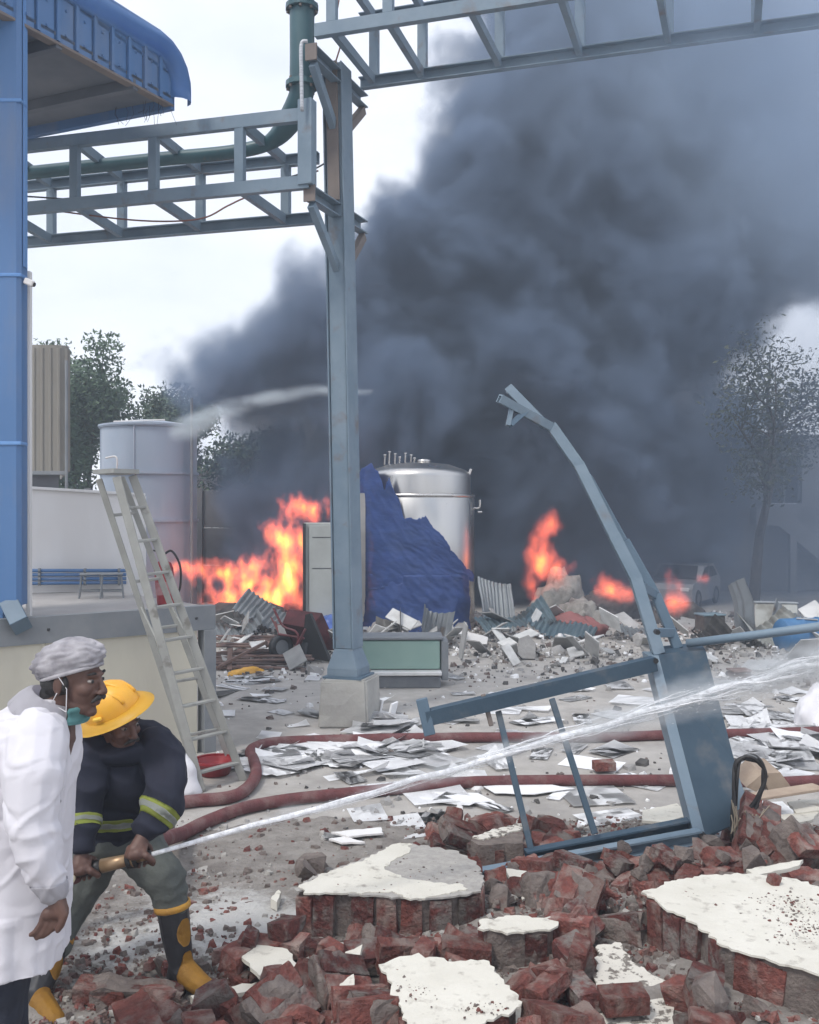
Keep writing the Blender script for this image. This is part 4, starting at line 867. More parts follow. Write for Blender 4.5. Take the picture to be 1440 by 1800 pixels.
# ---------------------------------------------------------------- loose bricks
lb = random.Random(23); NB = 0
FACES = [[(512, 1562), (600, 1568), (740, 1580), (858, 1560), (868, 1655), (530, 1668)], [(1120, 1568), (1226, 1624), (1266, 1657), (1450, 1710), (1450, 1765), (1260, 1735), (1105, 1665)], [(285, 1580), (390, 1580), (392, 1765), (285, 1765)], [(835, 1612), (985, 1612), (982, 1705), (850, 1712)], [(640, 1690), (700, 1690), (920, 1690), (925, 1830), (640, 1830)],
         [(90, 1560), (130, 1660), (290, 1690), (420, 1655), (520, 1560), (520, 1450), (90, 1450)]]                       # brick faces and bare ground that stay in view
MARKS = [((-.55, 5.0), 'left of the torn slab'), ((-.85, 4.25), 'by the firefighter front boot'), ((-1.2, 4.1), 'near the white coat hem'), ((-.62, 4.15), 'near the smooth cream plaster piece'), ((-.3, 4.1), 'below the torn slab'), ((-.25, 3.75), 'left of the cracked slab'), ((-.7, 3.8), 'at the bottom left edge'),
         ((.2, 4.2), 'above the cracked slab'), ((.5, 3.7), 'right of the cracked slab'), ((.55, 4.05), 'in front of the small wall block'), ((.8, 4.2), 'between wall block and largest slab'), ((.9, 3.6), 'around the speckled slab'), ((1.0, 4.9), 'behind the largest slab'), ((.6, 4.9), 'beneath the blue lower beam'), ((1.3, 5.5), 'at the foot of the fallen frame'),
         ((.3, 5.6), 'just behind the torn slab'), ((.3, 6.3), 'in the far brick heap'), ((.8, 6.0), 'between the two rungs'), ((1.9, 5.0), 'on the right bank near the edge'), ((1.9, 5.7), 'on the right bank by the cardboard')]
def near(x, y): return min(MARKS, key=lambda m_: (m_[0][0] - x) ** 2 + (m_[0][1] - y) ** 2)[1]
def drop(x, y, pool, label, group, name='brick', cat='brick', flat=.25, half=.036):
    global NB
    cs = list(cells(x, y, .06))
    if not cs or any(blocked[j][i] for i, j in cs): return None
    hs = sorted(hm[j][i] for i, j in cs); z = hs[int(len(hs) * .6)]
    if z - mound(x, y) > .13: return None
    px, py = 720 + F * x / y, 900 + F * (CAMZ - z - .05) / y
    if any(inside((px, py), f_) for f_ in FACES): return None
    yaw = lb.uniform(0, 6.28); up = lb.random()
    rot = (lb.gauss(0, flat), lb.gauss(0, flat), yaw); h = half
    if name == 'brick' and up < .25: rot = (1.57 + lb.gauss(0, .2), lb.gauss(0, .25), yaw); h = .05
    o = obj(name, lb.choice(pool), None, None, (x, y, z + h * .72), rot); s = lb.uniform(.8, 1.22); o.scale = (s * lb.uniform(.85, 1.1), s * lb.uniform(.85, 1.25), s * lb.uniform(.9, 1.25))
    for i, j in cells(x, y, .07): hm[j][i] = max(hm[j][i], z + h * 1.55)
    NB += 1
    if name == 'brick': label = ('whole ' if o.data in WHOLE else 'broken ') + ('dark red ' if o.data.materials[0].name == 'brick_deep' else 'red ') + 'brick ' + ('on edge ' if h > .04 else 'lying flat ') + near(x, y)
    else: label = 'grey mortar lump ' + near(x, y)
    return tag(o, label, cat, group)
REG = [(-1.25, .05, 3.55, 4.62, 84, 'loose red brick in the left foreground pile', 'loose bricks, left foreground'),
       (-.1, 1.15, 3.45, 4.5, 54, 'loose red brick between the slabs in the bottom centre', 'loose bricks, bottom centre'),
       (.55, 1.45, 4.4, 5.6, 40, 'loose red brick under and behind the blue lower beam', 'loose bricks under the frame'),
       (.05, 1.05, 5.45, 6.6, 44, 'loose red brick in the low heap behind the torn slab', 'loose bricks behind the torn slab'),
       (1.45, 2.7, 4.7, 6.3, 52, 'loose red brick on the right-hand rubble bank', 'loose bricks on the right bank')]
for x0, x1, y0, y1, n, lab, grp in REG:
    got = 0
    for _ in range(n * 6):
        if got >= n: break
        y = lb.uniform(y0, y1); x = lb.uniform(x0, x1)
        if -.98 < x < -.80 and 4.1 < y < 4.38: continue
        if y < 4.9 and x < -1.1: continue
        if drop(x, y, BROKEN if lb.random() < .62 else WHOLE, lab, grp): got += 1
got = 0
for _ in range(700):
    if got >= 70: break
    if drop(lb.uniform(-1.2, 2.7), lb.uniform(3.5, 5.9), LUMP, 'grey mortar lump in the brick rubble', 'mortar lumps in the brick rubble', 'mortar_lump', 'rubble', 1.0, .05): got += 1
# a brick resting on the speckled slab, one on the largest slab
for px, py, z, lab in ((1096, 1772, .27, 'whole red brick lying on the speckled plaster slab'), (1366, 1558, .425, 'small red brick bit sitting on the largest plaster slab'), (1062, 1352, .03, 'single dark brick standing on the yard behind the rungs')):
    q = G(px, py, z); o = obj('brick', WHOLE[0] if z < .3 else BROKEN[1], None, None, (q.x, q.y, z + .03), (0, 0, .1)); o.scale = (.8, 1, 1) if z < .3 else (.35, .5, .6); tag(o, lab, 'brick')

# ---------------------------------------------------------------- crushed brick and gravel (nobody could count it)
def gravel(name, label, n, pos, s0, s1, mats, seed):
    rnd = random.Random(seed); V_, F_, MI = [], [], []
    for _ in range(n):
        q = pos(rnd)
        if q is None: continue
        s = s0 * (s1 / s0) ** (rnd.random() ** 2.2); k = len(V_); a = rnd.uniform(0, 6.28); mi = rnd.randrange(len(mats))
        e = [Vector((math.cos(a + i * 1.57) * s * rnd.uniform(.6, 1.2), math.sin(a + i * 1.57) * s * rnd.uniform(.6, 1.2), -s * .35)) for i in range(4)]
        e += [Vector((u.x * rnd.uniform(.4, .95), u.y * rnd.uniform(.4, .95), s * rnd.uniform(.2, .75))) for u in e]
        V_ += [q + u for u in e]
        for f_ in ((4, 5, 6, 7), (0, 1, 5, 4), (1, 2, 6, 5), (2, 3, 7, 6), (3, 0, 4, 7)): F_.append(tuple(k + i for i in f_)); MI.append(mi)
    me = bpy.data.meshes.new(name); me.from_pydata(V_, [], F_)
    for m_ in mats: me.materials.append(MATS[m_])
    me.polygons.foreach_set('material_index', MI); return tag(obj(name, me), label, 'rubble', kind='stuff')
def pos_fore(rnd):
    x, y = rnd.uniform(-1.9, 2.75), rnd.uniform(3.3, 6.9); i, j = int((x - HX0) / HC), int((y - HY0) / HC)
    if y > 5.9 and rnd.random() < .5 + .4 * (x < .2): return None
    if x < -.3 and 4.7 < y < 6 and rnd.random() < .72: return None
    if not (0 <= i < HNX and 0 <= j < HNY) or blocked[j][i]: return None
    return Vector((x, y, min(hm[j][i], mound(x, y) + .05) + .004))
gravel('brick_gravel', 'crushed brick and mortar crumbs covering the foreground bank', 26000, pos_fore, .006, .042, ['brick', 'mortar', 'mortar', 'brick_deep', 'render_coat'], 3)

def pos_top(rnd):
    "crumbs that lie on the plaster faces"
    px, py, z = rnd.choice(TOPS); q = G(px + rnd.gauss(0, 30), py + rnd.gauss(0, 10), z); i, j = int((q.x - HX0) / HC), int((q.y - HY0) / HC)
    if not (0 <= i < HNX and 0 <= j < HNY) or not blocked[j][i]: return None
    return Vector((q.x, q.y, hm[j][i] - .012))
rt = random.Random(6); TOPS = [(rt.uniform(535, 840), rt.uniform(1490, 1570), .34) for _ in range(9)] + [(rt.uniform(1150, 1440), rt.uniform(1540, 1690), .45) for _ in range(12)] + [(rt.uniform(690, 900), rt.uniform(1690, 1790), .34) for _ in range(8)]
gravel('plaster_crumbs', 'small brick and mortar crumbs lying on the plaster slabs', 1500, pos_top, .0025, .012, ['brick', 'mortar', 'mortar', 'render_coat'], 8)
# ---------------------------------------------------------------- wreckage across the middle of the yard
mat('plank', (.16, .10, .085), (.11, .075, .065), 5, .85, bump=.3, vary=.35, stretch=(1, .15, 1)); mat('plank_pale', (.42, .33, .25), (.33, .25, .19), 5, .85, bump=.2, vary=.15)
mat('galv', (.36, .39, .41), (.26, .28, .30), 2, .5, metal=.3, c3=(.18, .15, .13), s3=2, lo3=.6, vary=.2); mat('galv_blue', (.17, .25, .30), (.22, .30, .34), 2, .5, metal=.2, c3=(.12, .14, .15), s3=3)
mat('rock', (.36, .35, .34), (.27, .26, .25), 5, .9, bump=.6, bscale=20, vary=.3); mat('paper', (.86, .86, .86), (.78, .78, .79), 3, .8, vary=.07)
mat('sacking', (.30, .285, .26), (.20, .19, .175), 5, .9, bump=.6, c3=(.12, .11, .10), s3=4); mat('sack_red', (.27, .10, .095), (.20, .08, .075), 4, .85, bump=.5); mat('yellow', (.75, .40, .05), (.65, .33, .04), 4, .5)
mat('char', (.05, .047, .047), (.10, .095, .09), 8, .95, bump=.5); mat('tub', (.55, .56, .53), (.45, .46, .43), 3, .6, c3=(.3, .29, .26), s3=3); mat('drum_blue', (.05, .16, .33), (.07, .2, .38), 3, .45)
db = random.Random(77)
def corr_sheet(w_, h_, pitch, bend, seed):
    rnd = random.Random(seed); bm = bmesh.new(); n = int(w_ / pitch) * 6; m_ = 8; g = []
    for j in range(m_ + 1):
        row = []
        for i in range(n + 1):
            x = -w_ / 2 + w_ * i / n; y = -h_ / 2 + h_ * j / m_
            z = .018 * math.sin(2 * math.pi * x / pitch) + bend * (x / w_) ** 2 * 2 + .12 * noise.noise(Vector((x * 1.3, y * 1.3, seed))) * (1 + abs(bend) * 2)
            row.append(bm.verts.new((x, y, z)))
        g.append(row)
    for j in range(m_):
        for i in range(n): bm.faces.new((g[j][i], g[j][i + 1], g[j + 1][i + 1], g[j + 1][i]))
    bmesh.ops.solidify(bm, geom=bm.faces[:], thickness=.004); return bm
def rest(o, extra=0.0):
    "lower a tilted thing until it touches the yard"
    bpy.context.view_layer.update(); z = min((o.matrix_world @ v.co).z for v in o.data.vertices); o.location.z -= z - .004 - extra; return o
def sheet(px, py, z, w_, h_, rot, m_, label, seed, bend=.25, group='bent metal sheets in the wreckage', up=0.0):
    q = G(px, py, z); o = obj('metal_sheet', corr_sheet(w_, h_, .09, bend, seed), MATS[m_], None, q, rot, smooth=False); rest(o, up); return tag(o, label, 'metal sheet', group)
sheet(868, 1100, .1, .8, .95, (1.15, .2, .5), 'galv', 'grey ribbed sheet standing against the tank right side', 1)
sheet(905, 1108, .1, 1.3, .7, (.35, -.2, .2), 'galv_blue', 'blue-grey ribbed sheet lying right of the tank', 2, up=.1)
sheet(985, 1112, .1, 1.2, .5, (.3, .25, -.3), 'galv_blue', 'blue-grey ribbed sheet under the striped sacking', 3)
sheet(760, 1118, .1, .55, .5, (1.0, .3, .3), 'galv', 'crumpled pale sheet in front of the tarpaulin', 4, .5)
sheet(700, 1116, .1, .5, .4, (.9, -.4, -.5), 'sacking', 'crumpled buff sheet left in front of the tarpaulin', 5, .5)
sheet(420, 1112, .1, .85, .7, (.5, -.35, .3), 'galv', 'bent grey sheet nearest the dock corner', 6, .4, up=.05)
sheet(470, 1110, .1, 1.1, .6, (.35, .3, -.2), 'galv', 'bent grey sheet below the wide blaze', 7, .3, up=.15)
sheet(505, 1118, .1, .6, .5, (.6, .1, .5), 'sack_red', 'rusty red sheet beside the wheelbarrow', 8, .3)
sheet(1292, 1122, .1, .55, 1.0, (1.3, .3, .9), 'galv', 'upright twisted grey sheet near the crumpled tub', 9, .6)
sheet(1345, 1125, .1, .9, .6, (.7, -.2, .2), 'tub', 'crumpled off-white sheet below the tub', 10, .6)
sheet(1400, 1120, .1, .9, .5, (.5, .3, -.3), 'galv', 'grey sheet at the far right of the wreckage', 11, .5)
sheet(1105, 1112, .1, .9, .4, (.25, .1, .1), 'galv', 'low grey sheet behind the bent beam', 12, .3)
sheet(1250, 1130, .1, .5, .4, (.4, -.3, .4), 'char', 'charred dark sheet left of the upright twisted one', 13, .4)
# rags, sacks
def heap(name, px, py, sx, sy, sz, m_, label, cat, seed, amp=.34):
    bm = bmesh.new(); bmesh.ops.create_icosphere(bm, subdivisions=4, radius=1)
    for v in bm.verts:
        n = noise.noise(v.co * 1.6 + Vector((seed, 0, 0))) + .5 * noise.noise(v.co * 4 + Vector((0, seed, 0))) + .5 * abs(noise.noise(v.co * 7 + Vector((seed, 3, 0)))) - .35 * abs(noise.noise(v.co * 3.3 + Vector((3, seed, 0))))
        k = 1 + amp * n; v.co = Vector((v.co.x * sx * k, v.co.y * sy * k, max(-.02, v.co.z * sz * k)))
    return tag(obj(name, bm, MATS[m_], None, G(px, py, 0), (0, 0, seed), smooth=True), label, cat)
heap('sacking_heap', 985, 1098, .75, .5, .95, 'sacking', 'grey mound of scorched sacking under the tall red flame', 'heap', 1)
heap('sacking_heap', 1018, 1108, .60, .4, .55, 'sacking', 'pale folded sacking over the red-edged cloth', 'heap', 5, .35)
heap('red_cloth', 1010, 1116, .62, .4, .36, 'sack_red', 'faded red cloth in the wreckage beneath pale sacking', 'cloth', 3, .3)
heap('debris_mound', 1080, 1085, 1.1, .6, .55, 'char', 'dark charred mound behind the bent beam', 'heap', 7)
heap('debris_mound', 1195, 1098, .8, .5, .42, 'char', 'dark charred mound below the small yellow flame', 'heap', 8)
heap('debris_mound', 430, 1104, 1.0, .8, .5, 'char', 'dark charred mound under the wide blaze', 'heap', 9)
heap('blue_bundle', 583, 1120, .38, .3, .42, 'tarp', 'blue plastic bundle between wheelbarrow and column', 'bundle', 2, .3)
heap('yellow_bag', 432, 1183, .28, .1, .07, 'yellow', 'flattened yellow plastic on the yard by the planks', 'plastic', 4, .3)
heap('white_heap', 1452, 1282, .32, .3, .42, 'white_cloth', 'tall white paper sack heap at the right frame edge', 'heap', 6, .25)
# concrete slab, boards, boxes
def slab(name, pts, Y, t, m_, label, cat): 
    c = sum((P(*p, Y) for p in pts), Vector()) / len(pts); bm = bmesh.new(); q = jag([((P(*p, Y) - c).x, (P(*p, Y) - c).z) for p in pts], .08, .008, 3); prism(bm, [Vector((u.x, 0, u.y)) for u in q], (0, t, 0)); return tag(obj(name, bm, MATS[m_], None, c, (-.25, 0, 0)), label, cat)
slab('concrete_slab', [(908, 1148), (914, 1122), (930, 1116), (942, 1130), (941, 1158), (918, 1157)], 14.4, .12, 'rock', 'pale broken concrete slab leaning in the debris field', 'concrete')
slab('white_board', [(800, 1104), (858, 1120), (856, 1132), (798, 1118)], 15.6, .05, 'white_wall', 'bright white board lying right of the green counter', 'board')
def boxy(name, px, py, w_, d_, h_, rz, m_, label, cat, lid=None, rx=0):
    q = G(px, py); r = empty(name, label, cat, q, rot=(rx, 0, rz)); bm = bmesh.new(); box(bm, (0, 0, h_ / 2), (w_, d_, h_), bevel=.012); obj('body', bm, MATS[m_], r)
    bm = bmesh.new(); box(bm, (0, 0, h_ + .015), (w_ + .03, d_ + .03, .03), bevel=.008); obj('lid', bm, MATS[lid or m_], r); return r
boxy('dark_crate', 1248, 1112, .42, .35, .32, .2, 'char', 'dark metal box beside the small yellow flame', 'box', 'galv_blue')
boxy('brown_crate', 1300, 1196, .24, .2, .12, .1, 'plank', 'small brown carton on the yard behind the jet', 'carton')
r = boxy('white_tub', 1362, 1118, .70, .5, .58, -.25, 'tub', 'crumpled off-white metal tub with curled lid at right', 'tub', 'galv', rx=-.06)
q = G(1415, 1146); r = empty('blue_drum', 'blue plastic drum lying at the right edge', 'drum', q, rot=(0, 0, .2))
bm = bmesh.new(); lathe(bm, [(0, -.42), (.24, -.42), (.26, -.39), (.26, -.14), (.275, -.12), (.275, -.09), (.26, -.07), (.26, .2), (.275, .22), (.26, .24), (.26, .39), (.24, .42), (0, .42)], seg=28); bmesh.ops.transform(bm, matrix=Matrix.Translation((0, 0, .275)) @ Matrix.Rotation(1.57, 4, 'Y'), verts=bm.verts); obj('barrel', bm, MATS['drum_blue'], r, smooth=True)
bm = bmesh.new(); lathe(bm, [(0, 0), (.04, 0), (.04, .03), (0, .03)], seg=12); bmesh.ops.transform(bm, matrix=Matrix.Translation((-.425, .1, .33)) @ Matrix.Rotation(-1.57, 4, 'Y'), verts=bm.verts); obj('bung', bm, MATS['dark'], r)
# planks by the dock
bm0 = bmesh.new(); box(bm0, (0, 0, 0), (1.3, .1, .028), bevel=.004); PLK = bpy.data.meshes.new('plank'); bm0.to_mesh(PLK); bm0.free(); PLK.materials.append(MATS['plank'])
for k in range(34):
    q = G(db.uniform(372, 520), 1178 - 46 * (k / 34) + db.uniform(-4, 4)); o = obj('plank', PLK, None, None, q + Vector((0, 0, .02 + .011 * (k % 12))), (db.gauss(0, .05), db.gauss(0, .035), db.gauss(0, .12))); o.scale = (db.uniform(.6, 1.15), db.uniform(.6, 1.2), 1)
    tag(o, 'dark wooden plank in the flat pile beside the dock', 'plank', 'planks piled beside the dock')
for a, b, lab in (((385, 1172), (470, 1128), 'long grey plank leaning across the plank pile'), ((403, 1178), (405, 1140), 'short dark post standing at the plank pile')):
    bm = bmesh.new(); bar(bm, P(*a, 13.4), P(*b, 13.6), .07, .04); tag(obj('loose_plank', bm, MATS['plank']), lab, 'plank')
bm = bmesh.new(); bar(bm, P(1318, 1402, 6.1), P(1440, 1383, 6.3), .12, .02); tag(obj('loose_plank', bm, MATS['plank_pale']), 'pale split plank on the right-hand bank', 'plank')
for k, (pts, lab) in enumerate((([(1312, 1384), (1340, 1360), (1352, 1364), (1330, 1392)], 'folded brown cardboard left flap on the right bank'), ([(1340, 1360), (1372, 1358), (1392, 1385), (1352, 1392)], 'folded brown cardboard right flap on the right bank'))):
    bm = bmesh.new(); prism(bm, [P(x, y, 6.5) for x, y in pts], (0, .3, .02)); tag(obj('cardboard', bm, MATS['plank_pale']), lab, 'cardboard')
# lumps of concrete and brick over the debris field
def zone(px, py):
    a = next(t for k, t in ((470, 'beside the plank pile'), (620, 'near the wheelbarrow'), (800, 'in front of the tarpaulin'), (900, 'right of the green counter'), (1000, 'near the leaning concrete slab'), (1100, 'in front of the red cloth'), (1220, 'behind the bent beam'), (1330, 'right of the bent beam'), (9999, 'near the blue drum')) if px < k)
    return a + (', far row' if py < 1118 else ', middle row' if py < 1148 else ', front row')
FAR = [lump_mesh(db, db.uniform(.07, .17), 'rock') for _ in range(7)] + [lump_mesh(db, db.uniform(.06, .12), 'char') for _ in range(3)]
for k in range(120):
    py = db.uniform(1100, 1185) ; px = db.uniform(640, 1440) if k > 18 else db.uniform(380, 600)
    if 640 < px < 800 and py > 1128: py = db.uniform(1100, 1128)
    o = obj('concrete_lump', db.choice(FAR), None, None, G(px, py, .03), (db.uniform(0, 6), db.uniform(0, 6), db.uniform(0, 6))); s = db.uniform(.5, 1.25) * (1.2 if py < 1140 else .8); o.scale = (s, s, s * .8)
    tag(o, ('dark scorched' if o.data.materials[0].name == 'char' else 'pale') + ' concrete lump ' + zone(px, py), 'rubble', 'concrete lumps in the debris field')
bm0 = bmesh.new(); box(bm0, (0, 0, 0), (.5, .3, .02), bevel=.003); PAN = bpy.data.meshes.new('panel'); bm0.to_mesh(PAN); bm0.free(); PAN.materials.append(mat('panel', (.5, .5, .49), (.36, .36, .35), 4, .8, vary=.45))
for k in range(90):
    py = db.uniform(1085, 1175); px = db.uniform(640, 1440) if k > 24 else db.uniform(380, 600)
    if 640 < px < 800 and py > 1125: py = db.uniform(1100, 1125)
    z = db.uniform(.02, .28) if py < 1135 else .02; q = G(px, py, z); o = obj('broken_panel', PAN, None, None, q, (db.gauss(0, .5), db.gauss(0, .45), db.uniform(0, 6))); s = db.uniform(.45, 1.25); o.scale = (s, s * db.uniform(.5, 1.2), 1)
    rest(o, max(0, z - .06)); tag(o, ('small ' if s < .8 else 'large ') + 'broken grey-white panel ' + zone(px, py), 'panel', 'broken panels in the debris field')
def pos_mid(rnd):
    py = rnd.uniform(1075, 1200) if rnd.random() < .85 else rnd.uniform(1200, 1480); px = rnd.uniform(380, 1500)
    q = G(px, py); d_ = max(0, 1 - abs(py - 1125) / 60)
    if py > 1160 and rnd.random() < .6: return None
    q.z = .005 + .22 * d_ * rnd.random() * (.5 + .5 * noise.noise(q * .8)); return q
gravel('debris_bits', 'fine broken debris strewn over the yard in front of the fires', 9000, pos_mid, .012, .075, ['rock', 'char', 'mortar', 'rock', 'paper'], 9)

# ---------------------------------------------------------------- papers
def paper_mesh(seed, w_, h_, curl):
    bm = bmesh.new(); rnd = random.Random(seed); g = []; n = 5; a, b = rnd.uniform(-1, 1), rnd.uniform(-1, 1)
    for j in range(n + 1):
        g.append([bm.verts.new((w_ * (i / n - .5), h_ * (j / n - .5), .004 + curl * max(0, a * (i / n - .5) + b * (j / n - .5)) ** 2 * 1.6 + .006 * abs(noise.noise(Vector((i * .7, j * .7, seed)))))) for i in range(n + 1)])
    for j in range(n):
        for i in range(n): bm.faces.new((g[j][i], g[j][i + 1], g[j + 1][i + 1], g[j + 1][i]))
    bmesh.ops.solidify(bm, geom=bm.faces[:], thickness=.0012)
    me = bpy.data.meshes.new('paper_sheet'); bm.to_mesh(me); bm.free(); me.materials.append(MATS['paper']); return me
PAP = [paper_mesh(k, *((.22, .31), (.3, .42), (.26, .5), (.42, .6))[k % 4], (.01, .03, .07)[k % 3]) for k in range(12)]
pn = 0
def paper(px, py, lab, grp, z=.004, tilt=.03):
    global pn
    q = G(px, py, z); pn += 1; o = obj('paper_sheet', db.choice(PAP), None, None, (q.x, q.y, z + .0011 * (pn % 17)), (db.gauss(0, tilt), db.gauss(0, tilt), db.uniform(0, 6.28))); s = db.uniform(.6, 1.15); o.scale = (s * db.uniform(.6, 1.1), s, s)
    if lab.startswith('loose'): lab = ('small' if s < .8 else 'large' if s > 1 else 'loose') + ' white paper flat on the yard ' + min(((520, 1230, 'left of the plinth'), (720, 1235, 'right of the plinth'), (460, 1290, 'beside the ladder feet'), (900, 1210, 'behind the upper arm'), (1050, 1250, 'between upper arm and far hose'), (1330, 1215, 'behind the jet at right'), (600, 1370, 'between the two hoses at centre left'), (850, 1340, 'between the two hoses at centre'), (1080, 1335, 'between the rungs and box column'), (700, 1440, 'in front of the near hose'), (1000, 1430, 'in front of the near hose behind the rungs'), (1350, 1340, 'right of the box column'), (480, 1420, 'by the hose crossing at left')), key=lambda k_: (k_[0] - px) ** 2 + 6 * (k_[1] - py) ** 2)[2]
    tag(o, lab, 'paper', grp)
for k in range(120):
    py = 1190 + 290 * db.random() ** 1.5; px = db.uniform(385, 1440)
    if py > 1400 and px < 520: continue
    if 555 < px < 655 and 1190 < py < 1290: continue
    paper(px, py, 'loose white paper sheet lying flat on the open yard', 'papers scattered on the yard')
for k in range(110):
    u = db.random(); paper(430 + 330 * u + db.gauss(0, 12), 1338 - 22 * u + db.gauss(0, 11), db.choice(('small', 'creased', 'narrow', 'large')) + ' white paper in the drift along the far hose, ' + ('nearest the ladder' if u < .25 else 'left half' if u < .5 else 'right half' if u < .75 else 'nearest the frame'), 'papers drifted along the far hose', .005 + .018 * db.random(), .04)
for k in range(95):
    py = db.uniform(1240, 1335); paper(db.uniform(1285, 1470), py, db.choice(('small', 'creased', 'narrow', 'large')) + ' white paper in the thick drift right of the frame, ' + ('far side' if py < 1270 else 'middle' if py < 1300 else 'near side'), 'papers drifted right of the frame', .006 + .035 * db.random(), .055)
for k in range(16):
    paper(db.uniform(650, 720), db.uniform(1262, 1282), 'white paper crumpled against the right side of the plinth', 'papers beside the plinth', .01 + .05 * db.random(), .25)
for k, (px, py, rz) in enumerate(((664, 1262, .5), (690, 1268, -.4))):
    bm = bmesh.new(); box(bm, (0, 0, .1), (.02, .16, .2), Matrix.Rotation(.25, 3, 'Y')); tag(obj('folded_board', bm, MATS['paper'], None, G(px, py), (0, 0, rz)), ('folded white card leaning on the plinth', 'folded white card standing clear of the plinth')[k], 'card')
for pts, m_, lab, nm in (([(640, 1343), (690, 1330), (765, 1322), (740, 1336), (680, 1345)], 'drum_blue', 'flat blue plastic sheet on the yard beside the paper drift', 'blue_sheet'),
                         ([(850, 1388), (960, 1383), (1010, 1392), (940, 1402), (870, 1400)], 'paper', 'large white board lying flat behind the first rung', 'white_board'),
                         ([(760, 1398), (840, 1400), (870, 1415), (820, 1420), (790, 1408)], 'paper', 'ragged white sheet lying left of the large flat board', 'white_sheet')):
    q = [G(*p).to_2d() for p in pts]; bm = bmesh.new(); prism(bm, [Vector((*p, .022)) for p in jag(q, .1, .01, 2)], (0, 0, .006)); tag(obj(nm, bm, MATS[m_]), lab, 'sheet')

# ---------------------------------------------------------------- burnt car in the smoke
q = P(1200, 1050, 23.0); q.z = 0
r = empty('burning_car', 'pale hatchback car dim in the smoke with fire at its windows', 'car', q, rot=(0, 0, .25))
mc = mat('car_paint', (.34, .34, .36), (.25, .25, .26), 2, .45, c3=(.08, .08, .08), s3=1.5, lo3=.6)
side = [(-1.6, .22), (-1.62, .62), (-1.5, .78), (-.75, .88), (-.3, 1.32), (.75, 1.36), (1.45, .95), (1.62, .85), (1.64, .25), (1.3, .2), (-1.2, .2)]
bm = bmesh.new(); prism(bm, [Vector((x, -.72, z)) for x, z in side], (0, 1.44, 0)); bmesh.ops.bevel(bm, geom=[e for e in bm.edges if e.calc_face_angle(0) > .4], offset=.05, segments=2, affect='EDGES'); obj('body', bm, mc, r, smooth=False)
for pl in ([(-.62, .9), (-.25, 1.26), (.2, 1.28), (.2, .92)], [(.27, .92), (.27, 1.28), (.7, 1.28), (1.25, .95)]):
    bm = bmesh.new(); prism(bm, [Vector((x, -.725, z)) for x, z in pl], (0, .006, 0)); obj('side_window', bm, MATS['dark'], r)
bm = bmesh.new(); prism(bm, [Vector((-.745, -.6, .90)), Vector((-.745, .6, .90)), Vector((-.335, .55, 1.30)), Vector((-.335, -.55, 1.30))], (-.03, 0, .02)); obj('windscreen', bm, MATS['dark'], r)
for x in (-1.0, 1.05):
    for y in (-.70, .70): wheel(r, (x, y, .29), .29, (0, 1, 0))
r.scale = (.72, .8, .72); r.rotation_euler.z = 1.0
for y in (-.5, .5): bm = bmesh.new(); box(bm, (-1.6, y, .62), (.06, .26, .12), bevel=.02); obj('headlight', bm, MATS['white_wall'], r)
# ---------------------------------------------------------------- people
mat('skin', (.105, .052, .038), (.085, .042, .032), 14, .55, bump=.12, bscale=70, c3=(.13, .068, .05), s3=9, dist=.004)
mat('skin_palm', (.2, .12, .095), rough=.6); mat('hair', (.012, .011, .011), (.03, .028, .028), 60, .7, bump=.4, bscale=120)
mat('coat', (.66, .645, .685), (.60, .585, .625), 3, .9, bump=.12, bscale=40, dist=.006)
mat('cap', (.22, .21, .23), (.40, .385, .405), 9, .75, lo=.4, hi=.6, bump=.05, bscale=90, dist=.002)
mat('mask', (.18, .40, .40), (.14, .34, .35), 9, .8); mat('strap', (.75, .74, .76), rough=.7); mat('eye', (.30, .27, .25), rough=.3)
mat('navy', (.006, .008, .020), (.010, .012, .027), 9, .85, bump=.25, bscale=50, dist=.006); mat('trouser', (.014, .017, .030), (.022, .025, .04), 8, .9, bump=.2, bscale=60)
mat('grey_trouser', (.105, .115, .105), (.075, .083, .078), 6, .9, bump=.3, bscale=40); mat('reflect', (.42, .44, .40), (.33, .35, .32), 20, .5); mat('lime', (.42, .48, .10), (.36, .42, .08), 14, .7)
mat('helmet', (.78, .40, .035), (.72, .35, .03), 5, .38, bump=.05, bscale=14); mat('helmet_light', (.85, .52, .06), rough=.4); mat('boot', (.012, .013, .017), (.02, .02, .024), 9, .5, bump=.15, bscale=40)
mat('boot_yellow', (.52, .27, .035), (.40, .20, .03), 12, .6, bump=.4, bscale=40, c3=(.25, .14, .05), s3=8, lo3=.58, hi3=.75); mat('brass', (.42, .29, .17), (.33, .22, .13), 9, .4, metal=.55); mat('ivory', (.62, .55, .38), rough=.5)

